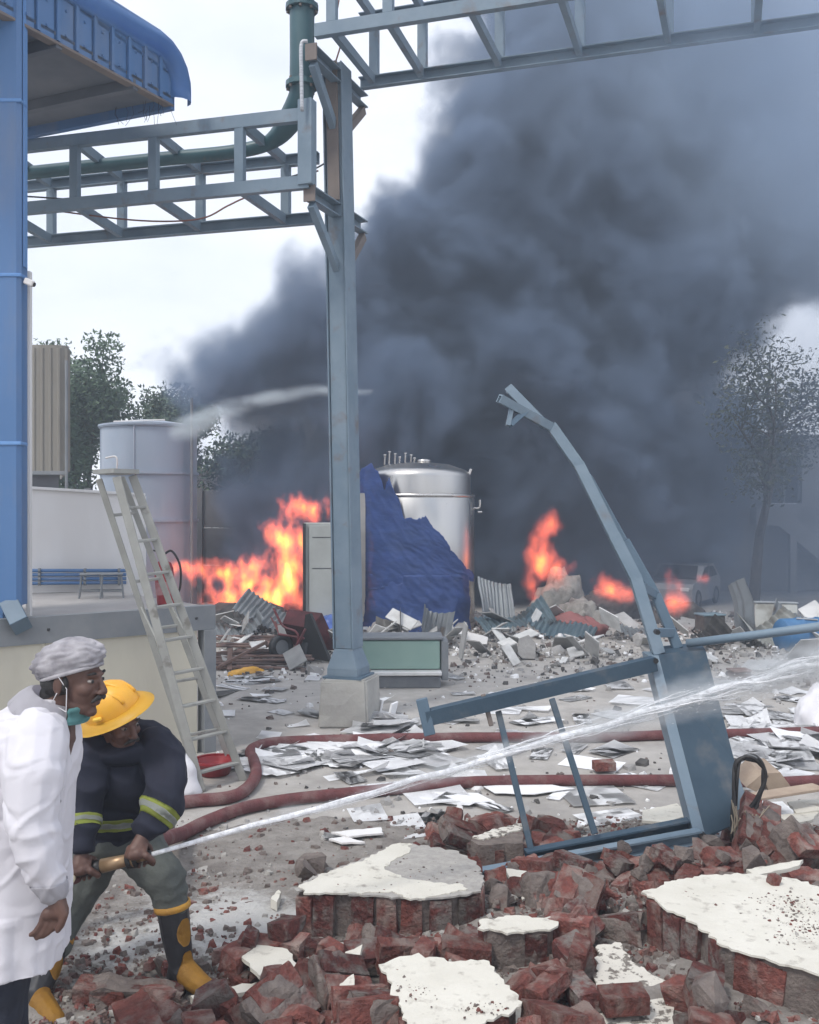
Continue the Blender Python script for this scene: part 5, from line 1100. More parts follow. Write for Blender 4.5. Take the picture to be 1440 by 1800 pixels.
def cap_(bm, p0, r0, p1, r1, sub=2):
    pts = []
    for p, r in ((p0, r0), (p1, r1)):
        t = bmesh.new(); bmesh.ops.create_icosphere(t, subdivisions=sub, radius=r); pts += [v.co + Vector(p) for v in t.verts]; t.free()
    hull(bm, pts)
def ell(bm, c, rad, rot=None):
    r = bmesh.ops.create_icosphere(bm, subdivisions=3, radius=1); M = Matrix.Translation(Vector(c)) @ (rot.to_4x4() if rot else Matrix.Identity(4)) @ Matrix.Diagonal((*rad, 1)); bmesh.ops.transform(bm, matrix=M, verts=r['verts'])
def chain(bm, pts, rads):
    for i in range(len(pts) - 1): cap_(bm, pts[i], rads[i], pts[i + 1], rads[i + 1], 2)
def grown(bm, voxel, smooth=2, fac=.5):
    "melt the overlapping pieces of a bmesh into one continuous surface"
    me = bpy.data.meshes.new('tmp'); bm.to_mesh(me); bm.free(); o = bpy.data.objects.new('tmp', me); col.objects.link(o)
    m_ = o.modifiers.new('r', 'REMESH'); m_.mode = 'VOXEL'; m_.voxel_size = voxel; m_.use_smooth_shade = True
    if smooth: s = o.modifiers.new('s', 'SMOOTH'); s.iterations = smooth; s.factor = fac
    dg = bpy.context.evaluated_depsgraph_get(); dg.update(); out = bpy.data.meshes.new_from_object(o.evaluated_get(dg)); bpy.data.objects.remove(o); return out
def wrinkle(me, fn):
    "push vertices along their normals by fn(co, normal)"
    ns = [v.normal.copy() for v in me.vertices]
    for v, n in zip(me.vertices, ns): v.co += n * fn(v.co, n)
    me.update()
def shell(src, pred, off, name, m_, parent, th=.003):
    "a thin layer lying on the part of a surface that pred picks"
    ns = {v.index: v.normal.copy() for v in src.vertices}; keep = [p for p in src.polygons if pred(p.center, p.normal)]; bm = bmesh.new(); mp_ = {}
    for p in keep:
        vs_ = []
        for i in p.vertices:
            if i not in mp_: mp_[i] = bm.verts.new(src.vertices[i].co + ns[i] * off)
            vs_.append(mp_[i])
        bm.faces.new(vs_)
    for _ in range(4):                                                # calm the stepped outline
        nb = {v: [e.other_vert(v).co for e in v.link_edges if e.is_boundary] for v in bm.verts if v.is_boundary}; nb = {v: (sum(c, Vector()) / len(c)) for v, c in nb.items() if c}
        for v, c in nb.items(): v.co = v.co.lerp(c, .6)
    if not keep: bm.verts.new((0, 0, 0)); print('EMPTY SHELL', name)
    else: bmesh.ops.solidify(bm, geom=bm.faces[:], thickness=th)
    o = obj(name, bm, MATS[m_], parent, smooth=True); return o
def put(name, me, m_, parent):
    o = obj(name, me, MATS[m_], parent, smooth=True); return o
def head_parts(bm, M):
    "head facing +x, centre at the origin, placed by M"
    t = bmesh.new()
    ell(t, (-.015, 0, .03), (.098, .076, .09)); ell(t, (.042, 0, -.02), (.055, .057, .085)); ell(t, (.03, 0, -.083), (.056, .05, .036)); ell(t, (.072, 0, -.102), (.022, .025, .018))
    ell(t, (.08, 0, .028), (.019, .045, .012)); cap_(t, (.094, 0, .014), .009, (.116, 0, -.026), .0135); 
    for s in (-1, 1):
        ell(t, (.106, s * .012, -.031), (.012, .009, .008)); ell(t, (.06, s * .038, -.022), (.03, .022, .024)); ell(t, (-.012, s * .076, -.012), (.019, .009, .032)); ell(t, (-.006, s * .08, -.036), (.009, .007, .01))
    ell(t, (.093, 0, -.057), (.013, .026, .007)); ell(t, (.089, 0, -.071), (.013, .022, .008))
    cap_(t, (-.035, 0, -.06), .056, (-.07, 0, -.2), .062)
    bmesh.ops.transform(t, matrix=M, verts=t.verts); me = bpy.data.meshes.new('h'); t.to_mesh(me); t.free(); bm.from_mesh(me); bpy.data.meshes.remove(me)
def face_bits(M, r, A, eyes=True):
    for s in (-1, 1):
        bm = bmesh.new(); ell(bm, (.079, s * .03, .008), (.0115, .012, .0065)); bmesh.ops.transform(bm, matrix=M, verts=bm.verts); A('eye', bm, MATS['eye'], True)
        bm = bmesh.new(); ell(bm, (.0895, s * .032, .008), (.004, .006, .006)); bmesh.ops.transform(bm, matrix=M, verts=bm.verts); A('pupil', bm, MATS['hair'], True)
        bm = bmesh.new(); chain(bm, [(.09, s * .012, .03), (.092, s * .03, .036), (.078, s * .05, .032)], [.004, .006, .003]); bmesh.ops.transform(bm, matrix=M, verts=bm.verts); put('eyebrow', grown_rel(bm, r, .003), 'hair', r)
    bm = bmesh.new(); chain(bm, [(.096, -.036, -.06), (.106, -.018, -.047), (.109, 0, -.043), (.106, .018, -.047), (.096, .036, -.06)], [.005, .009, .009, .009, .005]); bmesh.ops.transform(bm, matrix=M, verts=bm.verts); put('moustache', grown_rel(bm, r, .003), 'hair', r)
def grown_rel(bm, r, voxel, smooth=2, fac=.5):
    bmesh.ops.translate(bm, vec=-r.location, verts=bm.verts); return grown(bm, voxel, smooth, fac)
def grip(bm, c, ax, palm, rb, wrist, rw):
    "a hand closed round a bar: c on the axis, palm = direction from bar to the heel of the hand"
    ax = ax.normalized(); palm = (palm - ax * palm.dot(ax)).normalized(); b2 = ax.cross(palm); k = rb + .011
    P_ = lambda u, t, rr=k: c + ax * u + (palm * math.cos(R(t)) + b2 * math.sin(R(t))) * rr
    for i, u in enumerate((-.036, -.012, .012, .035)):                 # knuckles, then round the bar
        ln = (200, 235, 230, 205)[i]; ts = [-20, 35, 90, 140, ln]; chain(bm, [P_(u * 1.05, t, k + (.012 if t < 40 else .004 if t == 90 else 0)) for t in ts], [.0125, .0118, .0105, .0098, .0085])
    chain(bm, [P_(-.045, -40, k + .01), P_(-.062, -85, k), P_(-.05, -130, k), P_(-.03, -160, k - .002)], [.016, .0135, .012, .0095])
    chain(bm, [P_(-.02, 5, k + .016), P_(.02, 5, k + .016)], [.024, .022]); chain(bm, [P_(-.012, -25, k + .016), P_(.012, -25, k + .02)], [.026, .022])
    chain(bm, [P_(0, -5, k + .02), wrist], [.028, rw])

# --- person in the white coat
Yw = 3.3; q = P(45, 1000, Yw)
r = empty('person', 'person in long white coat and hair net leaning beside the firefighter', 'person', (q.x, q.y, 0)); A = Rel(r)
W = lambda px, py, dy=0.0: P(px, py, Yw + dy)
HM = Matrix.Translation(W(131, 1193)) @ Matrix.Rotation(R(-14), 4, 'Z') @ Matrix.Rotation(R(6), 4, 'Y')
bm = bmesh.new(); head_parts(bm, HM)
chain(bm, [W(98, 1245), W(72, 1300), W(58, 1400), W(45, 1500)], [.06, .12, .115, .11])
wr, hd = W(98, 1568, -.21), W(97, 1600, -.215)
chain(bm, [W(72, 1300, -.1), W(58, 1440, -.22), wr], [.06, .045, .03]); chain(bm, [W(72, 1300, .1), W(60, 1440, .18), W(70, 1520, .16)], [.06, .045, .03])
for dy, kx in ((-.09, 2), (.1, 8)): chain(bm, [W(45, 1520, dy), W(kx, 1740, dy), Vector((W(kx - 14, 1700).x, Yw + dy, .09))], [.085, .05, .04])
# hanging hand: palm, four fingers, thumb
d0 = (hd - wr).normalized(); sx_ = Vector((1, .15, 0)).normalized()
chain(bm, [wr, hd + sx_ * .012], [.027, .030]); chain(bm, [hd + sx_ * .022, hd - sx_ * .022 + Vector((0, 0, -.01))], [.022, .021])
for i, (u, L_) in enumerate(((-.034, .062), (-.012, .074), (.011, .07), (.032, .056))):
    b = hd + sx_ * u + Vector((0, 0, -.012)); f1_ = b + Vector((-.008 - .004 * i, -.004, -L_ * .45)); f2_ = f1_ + Vector((-.016, -.002, -L_ * .38)); f3_ = f2_ + Vector((-.018, .004, -L_ * .2)); chain(bm, [b, f1_, f2_, f3_], [.0115, .0105, .0095, .008])
chain(bm, [hd + Vector((.02, -.012, .03)), hd + Vector((.036, -.018, -.008)), hd + Vector((.026, -.018, -.04)), hd + Vector((.014, -.016, -.058))], [.016, .0135, .0115, .009])
body = put('body', grown_rel(bm, r, .0046, 3), 'skin', r)
face_bits(HM, r, A)
bm = bmesh.new(); ell(bm, (-.045, 0, -.012), (.072, .0785, .06)); ell(bm, (-.07, 0, -.06), (.045, .06, .04)); ell(bm, (.008, -.068, -.005), (.014, .012, .03)); bmesh.ops.transform(bm, matrix=HM, verts=bm.verts); put('hair', grown_rel(bm, r, .005), 'hair', r)
# hair net
bm = bmesh.new(); bmesh.ops.create_icosphere(bm, subdivisions=5, radius=1)
for v in bm.verts:
    d_ = v.co.normalized(); a = math.atan2(d_.y, d_.x); fold = abs(noise.noise(Vector((d_.x * 1.2 + d_.z * 2.2, d_.y * 2.5, d_.z * 2.8 + 2)))) + .25 * abs(noise.noise(Vector((d_.x * 3.5 + d_.z * 3, d_.y * 4, d_.z * 4))))
    k = 1 + .20 * (fold - .3) + .012 * math.sin(a * 34) * max(0, -d_.z); v.co = Vector((d_.x * .124 * k - (.018 if d_.x < 0 else 0) * abs(d_.x), d_.y * .094 * k, d_.z * .074 * k))
bmesh.ops.bisect_plane(bm, geom=bm.verts[:] + bm.edges[:] + bm.faces[:], plane_co=(0, 0, -.040), plane_no=(0, 0, 1), clear_inner=True)
bmesh.ops.solidify(bm, geom=bm.faces[:], thickness=.004)
CM = HM @ Matrix.Translation((-.022, 0, .062)) @ Matrix.Rotation(R(-22), 4, 'Y'); bmesh.ops.transform(bm, matrix=CM, verts=bm.verts); hn = A('hair_net', bm, MATS['cap'], True)
bm = bmesh.new(); tube(bm, [Vector((.108 * math.cos(R(t)) - .006, .0835 * math.sin(R(t)), -.042)) for t in range(0, 361, 10)], .007, 8, cap=False); bmesh.ops.transform(bm, matrix=CM, verts=bm.verts); A('elastic_band', bm, MATS['cap'], True)
# mask pulled under the chin
bm = bmesh.new(); g = []
for j in range(9):
    t = j / 8; g.append([])
    for i in range(13):
        a = R(-75 + 150 * i / 12); rr = .062 + .006 * math.sin(t * 9); g[-1].append(bm.verts.new((.012 + rr * math.cos(a) * (.9 - .25 * t), rr * 1.02 * math.sin(a), -.092 - .052 * t + .016 * math.cos(a) * (1 - t))))
for j in range(8):
    for i in range(12): bm.faces.new((g[j][i], g[j][i + 1], g[j + 1][i + 1], g[j + 1][i]))
bmesh.ops.solidify(bm, geom=bm.faces[:], thickness=.003); bmesh.ops.transform(bm, matrix=HM, verts=bm.verts); mk = A('face_mask', bm, MATS['mask'], True)
for s in (-1, 1):
    for e in ((.02, s * .072, -.02), (-.03, s * .075, -.075)):
        bm = bmesh.new(); tube(bm, [HM @ Vector((-.005, s * .088, .02 if e[0] > 0 else -.035)), HM @ Vector(e), HM @ Vector((.022, s * .066, -.098))], .0016, 5); bmesh.ops.translate(bm, vec=-r.location, verts=bm.verts); obj('ear_loop', bm, MATS['strap'], mk)
# coat: turned rings for the body, sleeves melted in
rings = [(1224, 88, 24, .06), (1238, 76, 42, .10), (1258, 62, 62, .155), (1292, 54, 74, .19), (1345, 52, 78, .195), (1400, 50, 76, .185), (1480, 44, 76, .18), (1560, 41, 76, .19), (1630, 38, 76, .20), (1682, 36, 75, .21)]
bm = bmesh.new(); sg = 72; rows = []
pr = [(py + (rings[i + 1][0] - py) * k / 6, *[rings[i][j] + (rings[i + 1][j] - rings[i][j]) * k / 6 for j in (1, 2, 3)]) for i, (py, *_) in enumerate(rings[:-1]) for k in range(6)] + [rings[-1]]
for py, cx, hx, hy in pr:
    t = max(0, (py - 1400) / 282); row = []
    for k in range(sg):
        a = 2 * math.pi * k / sg; f_ = 1 + .035 * t * math.sin(a * 5 + .9 + py * .002) + .02 * t * math.sin(a * 9 + 2); ca, sa = math.cos(a), math.sin(a)
        e_ = 2.5; rr = (abs(ca) ** e_ + abs(sa) ** e_) ** (-1 / e_); p = W(cx, py); row.append(bm.verts.new(p + Vector((hx / F * Yw * ca * rr * f_, hy * sa * rr * f_, .004 * t * math.sin(a * 3)))))
    rows.append(row)
for i in range(len(rows) - 1):
    for k in range(sg): bm.faces.new((rows[i][k], rows[i][(k + 1) % sg], rows[i + 1][(k + 1) % sg], rows[i + 1][k]))
bm.faces.new(rows[0]); bm.faces.new(rows[-1][::-1])
SL = [W(66, 1300, -.12), W(58, 1360, -.19), W(54, 1440, -.225), W(72, 1510, -.22), W(95, 1566, -.21)]
chain(bm, SL, [.10, .098, .083, .07, .046]); chain(bm, [W(66, 1300, .12), W(60, 1440, .16), W(62, 1530, .14)], [.10, .08, .055])
cm_ = grown_rel(bm, r, .0058, 3)
base = r.location.copy(); elbow = SL[2] - base
def coat_w(co, n):
    q_ = co; near = co.y < -.13 and co.z > 2.2 - (1575 - 900) / F * Yw
    rid = lambda v, w_: max(0, 1 - w_ * abs(noise.noise(v)))
    if near:                                                          # sleeve: creases run across, tightest at the elbow
        d_ = (co - elbow).length; k = max(.3, 1 - d_ * 2.6)
        a = .006 * noise.noise(q_ * 6) + .013 * k * rid(Vector((q_.x * 4 + q_.z * 4, q_.y * 4, q_.z * 8 - q_.x * 7)), 4.5) - .010 * k * rid(Vector((q_.x * 5 - q_.z * 3, q_.y * 4 + 5, q_.z * 7 + q_.x * 6)), 5)
    else:                                                             # body: long hanging folds
        a = .010 * noise.noise(Vector((q_.x * 4, q_.y * 4, q_.z * 1.2))) + .010 * rid(Vector((q_.x * 7 + q_.z * 1.2, q_.y * 6, q_.z * 1.1)), 5) - .009 * rid(Vector((q_.x * 8 - q_.z * 1.6, q_.y * 7 + 4, q_.z * 1.5 + 2)), 6)
        a += .004 * rid(Vector((q_.x * 9 + q_.z * 6, q_.y * 9, q_.z * 6 + 8)), 6)
    return a
wrinkle(cm_, coat_w); coat = put('coat', cm_, 'coat', r)
# collar, placket, buttons, cuff
bm = bmesh.new(); rows = []
for j in range(4):
    rows.append([bm.verts.new(W(86, 1236) + Matrix.Rotation(R(28), 3, 'Y') @ Vector(((.072 + .016 * j) * math.cos(R(t)), (.078 + .018 * j) * math.sin(R(t)), .03 - .002 * j - .016 * j * j * .5))) for t in range(28, 333, 8)])
for j in range(3):
    for k in range(len(rows[0]) - 1): bm.faces.new((rows[j][k], rows[j][k + 1], rows[j + 1][k + 1], rows[j + 1][k]))
bmesh.ops.solidify(bm, geom=bm.faces[:], thickness=.006); bmesh.ops.translate(bm, vec=-r.location, verts=bm.verts); obj('collar', bm, MATS['coat'], coat, smooth=True)
for py, px in ((1345, 133), (1398, 130), (1458, 124), (1520, 121), (1585, 119)):
    c = W(px, py) - base; best = min((v for v in cm_.vertices if abs(v.co.z - c.z) < .012 and v.normal.x > .25 and -.16 < v.co.y < -.04), key=lambda v: abs(v.co.x - (c.x - .015)) + .0 * v.co.y, default=None)
    if best:
        bm = bmesh.new(); ell(bm, best.co + best.normal * .002, (.007, .007, .007)); obj('button', bm, MATS['hair'], coat, smooth=True)
shell(cm_, lambda c, n: (c + base - SL[4]).length < .075 and c.y < -.13 and c.z < (SL[4] - base).z + .035 and c.z > (SL[4] - base).z - .05, .004, 'cuff', 'coat', coat, .003)
bm = bmesh.new()
for dy, kx in ((-.09, 2), (.1, 8)): chain(bm, [W(28, 1610, dy), W(kx, 1740, dy), Vector((W(kx - 14, 1700).x, Yw + dy, .1))], [.085, .08, .07])
tm = grown_rel(bm, r, .01); wrinkle(tm, lambda c, n: .008 * noise.noise(Vector((c.x * 9, c.y * 9, c.z * 16)))); put('trousers', tm, 'trouser', r)
for dy, kx in ((-.09, 2), (.1, 8)):
    bm = bmesh.new(); x = W(kx - 14, 1700).x; ell(bm, (x, Yw + dy, .05), (.075, .05, .05)); ell(bm, (x + .1, Yw + dy, .035), (.1, .046, .036)); put('shoe', grown_rel(bm, r, .008), 'boot', r)

# --- firefighter
Yf = 4.4; q = P(200, 1000, Yf)
r = empty('person', 'crouching firefighter in navy jacket and yellow helmet aiming the hose nozzle', 'person', (q.x, q.y, 0)); A = Rel(r); base = r.location.copy()
V = lambda px, py, dy=0.0: P(px, py, Yf + dy)
HM = Matrix.Translation(V(210, 1268, -.14)) @ Matrix.Rotation(R(-38), 4, 'Z') @ Matrix.Rotation(R(14), 4, 'Y') @ Matrix.Rotation(R(8), 4, 'X')
NA = (NZ1 - NZ0).normalized(); gl, gr = NZ0.lerp(NZ1, .84), NZ0.lerp(NZ1, .03)
ls, le, lw = V(280, 1318, -.06), V(288, 1412, -.24), V(255, 1478, -.12)
rs, re_, rw_ = V(156, 1322, -.12), V(143, 1438, -.26), V(150, 1505, -.07)
lw = gl + Vector((.015, .02, .095)); rw_ = gr + Vector((-.01, .0, .10))
lh, lk, la = V(232, 1480, .08), V(288, 1540, -.04), V(315, 1705, -.06)
rh, rk, ra = V(180, 1480, .14), V(112, 1610, .06), V(64, 1745, -.2)
bm = bmesh.new(); head_parts(bm, HM)
chain(bm, [V(203, 1318, -.04), V(212, 1365, 0), V(205, 1470, .08)], [.07, .12, .12]); chain(bm, [ls, le, lw], [.06, .045, .03]); chain(bm, [rs, re_, rw_], [.06, .045, .03]); chain(bm, [rs, ls], [.07, .07])
chain(bm, [lh, lk, la], [.085, .055, .04]); chain(bm, [rh, rk, ra], [.085, .055, .04])
grip(bm, gl, -NA, Vector((-.05, -.55, .8)), .026, lw, .03); grip(bm, gr, -NA, Vector((0, -.7, .7)), .026, rw_, .03)
put('body', grown_rel(bm, r, .0046, 2), 'skin', r); face_bits(HM, r, A)
bm = bmesh.new(); ell(bm, (-.045, 0, -.005), (.072, .0785, .062)); bmesh.ops.transform(bm, matrix=HM, verts=bm.verts); put('hair', grown_rel(bm, r, .005), 'hair', r)
# jacket
bm = bmesh.new(); chain(bm, [rs + Vector((.02, .05, .0)), V(215, 1305, .02), ls + Vector((-.02, .06, .0))], [.10, .105, .105]); ell(bm, V(216, 1362, 0), (.215, .16, .19)); ell(bm, V(205, 1425, .03), (.185, .155, .15)); ell(bm, V(198, 1462, .06), (.175, .15, .08))
chain(bm, [V(214, 1318, -.03), V(212, 1300, -.04)], [.11, .085]); ell(bm, V(210, 1322, -.12), (.13, .085, .05))
chain(bm, [ls, ls.lerp(le, .5) + Vector((.012, 0, 0)), le, le.lerp(lw, .55), lw.lerp(le, .12)], [.102, .088, .084, .072, .055]); chain(bm, [rs, re_, rw_.lerp(re_, .12)], [.10, .08, .055])
jm = grown_rel(bm, r, .0085, 4)
wrinkle(jm, lambda c, n: .015 * noise.noise(Vector((c.x * 6, c.y * 6, c.z * 5))) + .016 * (1 - 2.6 * abs(noise.noise(Vector((c.x * 7 + c.z * 5, c.y * 7, c.z * 8))))))
jk = put('jacket', jm, 'navy', r)
def along(c, a, b):
    ab = b - a; t = (c + base - a).dot(ab) / ab.length_squared; return t, (c + base - (a + ab * t)).length
def band(a, b, t0, t1, rad): return lambda c, n: t0 < along(c, a, b)[0] < t1 and along(c, a, b)[1] < rad
for a, b, t0, t1, rad in ((le, lw, .12, .58, .13), (re_, rw_, -.02, .40, .115)):
    shell(jm, band(a, b, t0, t1, rad), .003, 'reflective_band', 'lime', jk); dt = (t1 - t0) * .30; shell(jm, band(a, b, t0 + dt, t1 - dt, rad), .0065, 'reflective_stripe', 'reflect', jk, .002)
zl = V(0, 1437).z
hem = lambda z0, z1: (lambda c, n: z0 < c.z < z1 and c.x + base.x < V(245, 0).x and along(c, le, lw)[1] > .12 and along(c, re_, rw_)[1] > .12)
shell(jm, hem(zl - .028, zl + .028), .003, 'reflective_band', 'lime', jk); shell(jm, hem(zl - .012, zl + .014), .0065, 'reflective_stripe', 'reflect', jk, .002)
bm = bmesh.new(); ringp = [V(211, 1302, -.06) + Matrix.Rotation(R(20), 3, 'X') @ Vector((.088 * math.cos(R(t)), .08 * math.sin(R(t)), .01 * math.sin(R(2 * t)))) for t in range(0, 361, 12)]; tube(bm, ringp, .024, 8, cap=False); bmesh.ops.translate(bm, vec=-base, verts=bm.verts); obj('collar', bm, MATS['navy'], jk, smooth=True)
# trousers and boots
kn = V(303, 1592, -.05)
bm = bmesh.new(); chain(bm, [lh, lk, kn], [.125, .093, .074]); chain(bm, [rh, rk, rk.lerp(ra, .35)], [.125, .092, .08]); chain(bm, [rh, lh], [.12, .12]); ell(bm, V(208, 1472, .05), (.15, .14, .13)); tm = grown_rel(bm, r, .009, 3)
wrinkle(tm, lambda c, n: .012 * noise.noise(Vector((c.x * 7, c.y * 7, c.z * 12))) + .007 * (1 - 2 * abs(noise.noise(Vector((c.x * 12, c.y * 12, c.z * 16)))))); put('trousers', tm, 'grey_trouser', r)
def boot(top, ank, heading, lab):
    f_ = Vector((math.cos(heading), math.sin(heading), 0)); zf = ank.z; bm = bmesh.new(); h0 = ank - f_ * .0
    chain(bm, [top, top.lerp(ank, .5), ank + Vector((0, 0, .03))], [.073, .066, .056]); chain(bm, [ank + Vector((0, 0, .02)), ank - f_ * .03 + Vector((0, 0, -.035))], [.055, .045])
    chain(bm, [ank + Vector((0, 0, .01)), ank + f_ * .09 + Vector((0, 0, -.022)), ank + f_ * .165 + Vector((0, 0, -.04))], [.055, .050, .042])
    me = grown_rel(bm, r, .006, 2)
    zs = (ank - base).z - .075
    for v in me.vertices: v.co.z = max(v.co.z, zs)
    b_ = put('boot', me, 'boot', r); A0 = ank - base
    shell(me, lambda c, n: (c - A0).dot(f_) > .035 + .25 * max(0, c.z - A0.z - .0) ** 1.0 * .5 and c.z > zs + .012 and c.z < A0.z + .13 and (c - A0).dot(f_) > .02 + (c.z - A0.z) * .2, .003, 'toe_cap', 'boot_yellow', b_, .004)
    m_ = top.lerp(ank, .36) - base; sd_ = Vector((f_.y, -f_.x, 0)) * -1
    def oval(c, n):
        d_ = c - m_; u = d_.dot(Vector((-f_.y, f_.x, 0))); return (u / .037) ** 2 + (d_.z / .062) ** 2 < 1 and n.dot(f_) > .1
    shell(me, oval, .003, 'shin_patch', 'boot_yellow', b_, .003)
    bm = bmesh.new(); lathe(bm, [(.078, -.014), (.082, -.012), (.082, .012), (.074, .014)], seg=28); bmesh.ops.transform(bm, matrix=Matrix.Translation(top - base) @ (Vector((0, 0, 1)).rotation_difference((top - ank).normalized())).to_matrix().to_4x4(), verts=bm.verts); obj('boot_rim', bm, MATS['boot_yellow'], b_, smooth=True)
boot(V(303, 1592, -.05), V(318, 1704, -.06), R(-36), ''); boot(rk.lerp(ra, .32), Vector((ra.x, ra.y, .085)), R(-42), '')
# helmet
_u = Vector((-.40, -.30, .86)).normalized(); _f = Vector((.85, -.42, .25)); _f = (_f - _u * _f.dot(_u)).normalized(); _s = _u.cross(_f)
HH = Matrix.Translation(V(198, 1246, -.15)) @ Matrix((_f, _s, _u)).transposed().to_4x4(); bm = bmesh.new(); lathe(bm, [(.118, -.005), (.118, .02), (.112, .055), (.095, .09), (.06, .115), (.025, .124), (0, .125)], seg=48)
for v in bm.verts: v.co.x *= 1.16; v.co.y *= .95
bmesh.ops.transform(bm, matrix=HH, verts=bm.verts); hl = A('helmet', bm, MATS['helmet'], True)
bm = bmesh.new(); rows = []
for j in range(6):
    t = j / 5; rows.append([bm.verts.new(((.122 * 1.12 + (.045 + .022 * max(0, math.cos(a))  + .035 * max(0, -math.cos(a))) * t) * math.cos(a), (.112 + .043 * t) * math.sin(a), .002 - .028 * t * t * (1 + .5 * max(0, -math.cos(a))))) for a in [2 * math.pi * k / 56 for k in range(56)]])
for j in range(5):
    for k in range(56): bm.faces.new((rows[j][k], rows[j][(k + 1) % 56], rows[j + 1][(k + 1) % 56], rows[j + 1][k]))
bmesh.ops.solidify(bm, geom=bm.faces[:], thickness=.005); bmesh.ops.transform(bm, matrix=Matrix.Translation(-base) @ HH, verts=bm.verts); obj('brim', bm, MATS['helmet_light'], hl, smooth=True)
for yy, zz_ in ((0, .126), (-.045, .108), (.045, .108)):
    bm = bmesh.new(); tube(bm, [Vector((.128 * math.cos(R(t)) , yy, (zz_ + .004) * math.sin(R(t)) ** .8 if math.sin(R(t)) > 0 else 0)) for t in range(14, 167, 9)], .008, 8); bmesh.ops.transform(bm, matrix=Matrix.Translation(-base) @ HH, verts=bm.verts); obj('comb_ridge', bm, MATS['helmet'], hl, smooth=True)
bm = bmesh.new(); box(bm, (.02, -.118, .028), (.045, .016, .016), bevel=.004); bmesh.ops.transform(bm, matrix=Matrix.Translation(-base) @ HH, verts=bm.verts); obj('side_clip', bm, MATS['helmet_light'], hl)
# nozzle in the hands
r = empty('hose_nozzle', 'brass branch nozzle with black grip ring in the firefighter hands', 'nozzle', NZ0); A = Rel(r); D = NZ1 - NZ0
def seg(t0, t1, r0, r1, n, m_): bm = bmesh.new(); tube(bm, [NZ0 + D * t0, NZ0 + D * t1], [r0, r1], 20); return A(n, bm, MATS[m_], True)
seg(.10, .30, .030, .028, 'coupling', 'black'); seg(.28, .72, .030, .024, 'barrel', 'brass'); seg(.66, .72, .038, .038, 'grip_ring', 'black'); seg(.70, .76, .032, .034, 'grip_ring', 'brass'); seg(.76, .80, .040, .040, 'grip_ring', 'black'); seg(.78, .96, .022, .018, 'tip', 'brass'); seg(.95, 1.0, .021, .017, 'tip_ring', 'black')
bm = bmesh.new(); q = NZ0 + D * -.10 + Vector((0, -.06, .0)); tube(bm, [q, q + Vector((.004, -.03, 0))], .020, 16); A('end_knob', bm, MATS['ivory'], True)
bm = bmesh.new(); tube(bm, [NZ0 - D * .12, NZ0 + D * .12], .024, 14); A('tail', bm, MATS['black'], True)

# ---------------------------------------------------------------- water
wm = bpy.data.materials.new('water_spray'); wm.use_nodes = True; n = wm.node_tree.nodes; l = wm.node_tree.links.new; b = n['Principled BSDF']
b.inputs['Base Color'].default_value = (.92, .93, .95, 1); b.inputs['Roughness'].default_value = .9; b.inputs['Specular IOR Level'].default_value = .15; b.inputs['Subsurface Weight'].default_value = .0; b.inputs['Alpha'].default_value = 1
t_ = n.new('ShaderNodeTexCoord'); nz_ = n.new('ShaderNodeTexNoise'); nz_.inputs['Scale'].default_value = 26; nz_.inputs['Detail'].default_value = 6; mr = n.new('ShaderNodeMapRange'); mr.inputs['From Min'].default_value = .3; mr.inputs['From Max'].default_value = .62; mr.inputs['To Min'].default_value = .35; mr.inputs['To Max'].default_value = .92
l(t_.outputs['Object'], nz_.inputs['Vector']); l(nz_.outputs['Fac'], mr.inputs['Value']); l(mr.outputs['Result'], b.inputs['Alpha'])
MATS['water'] = wm
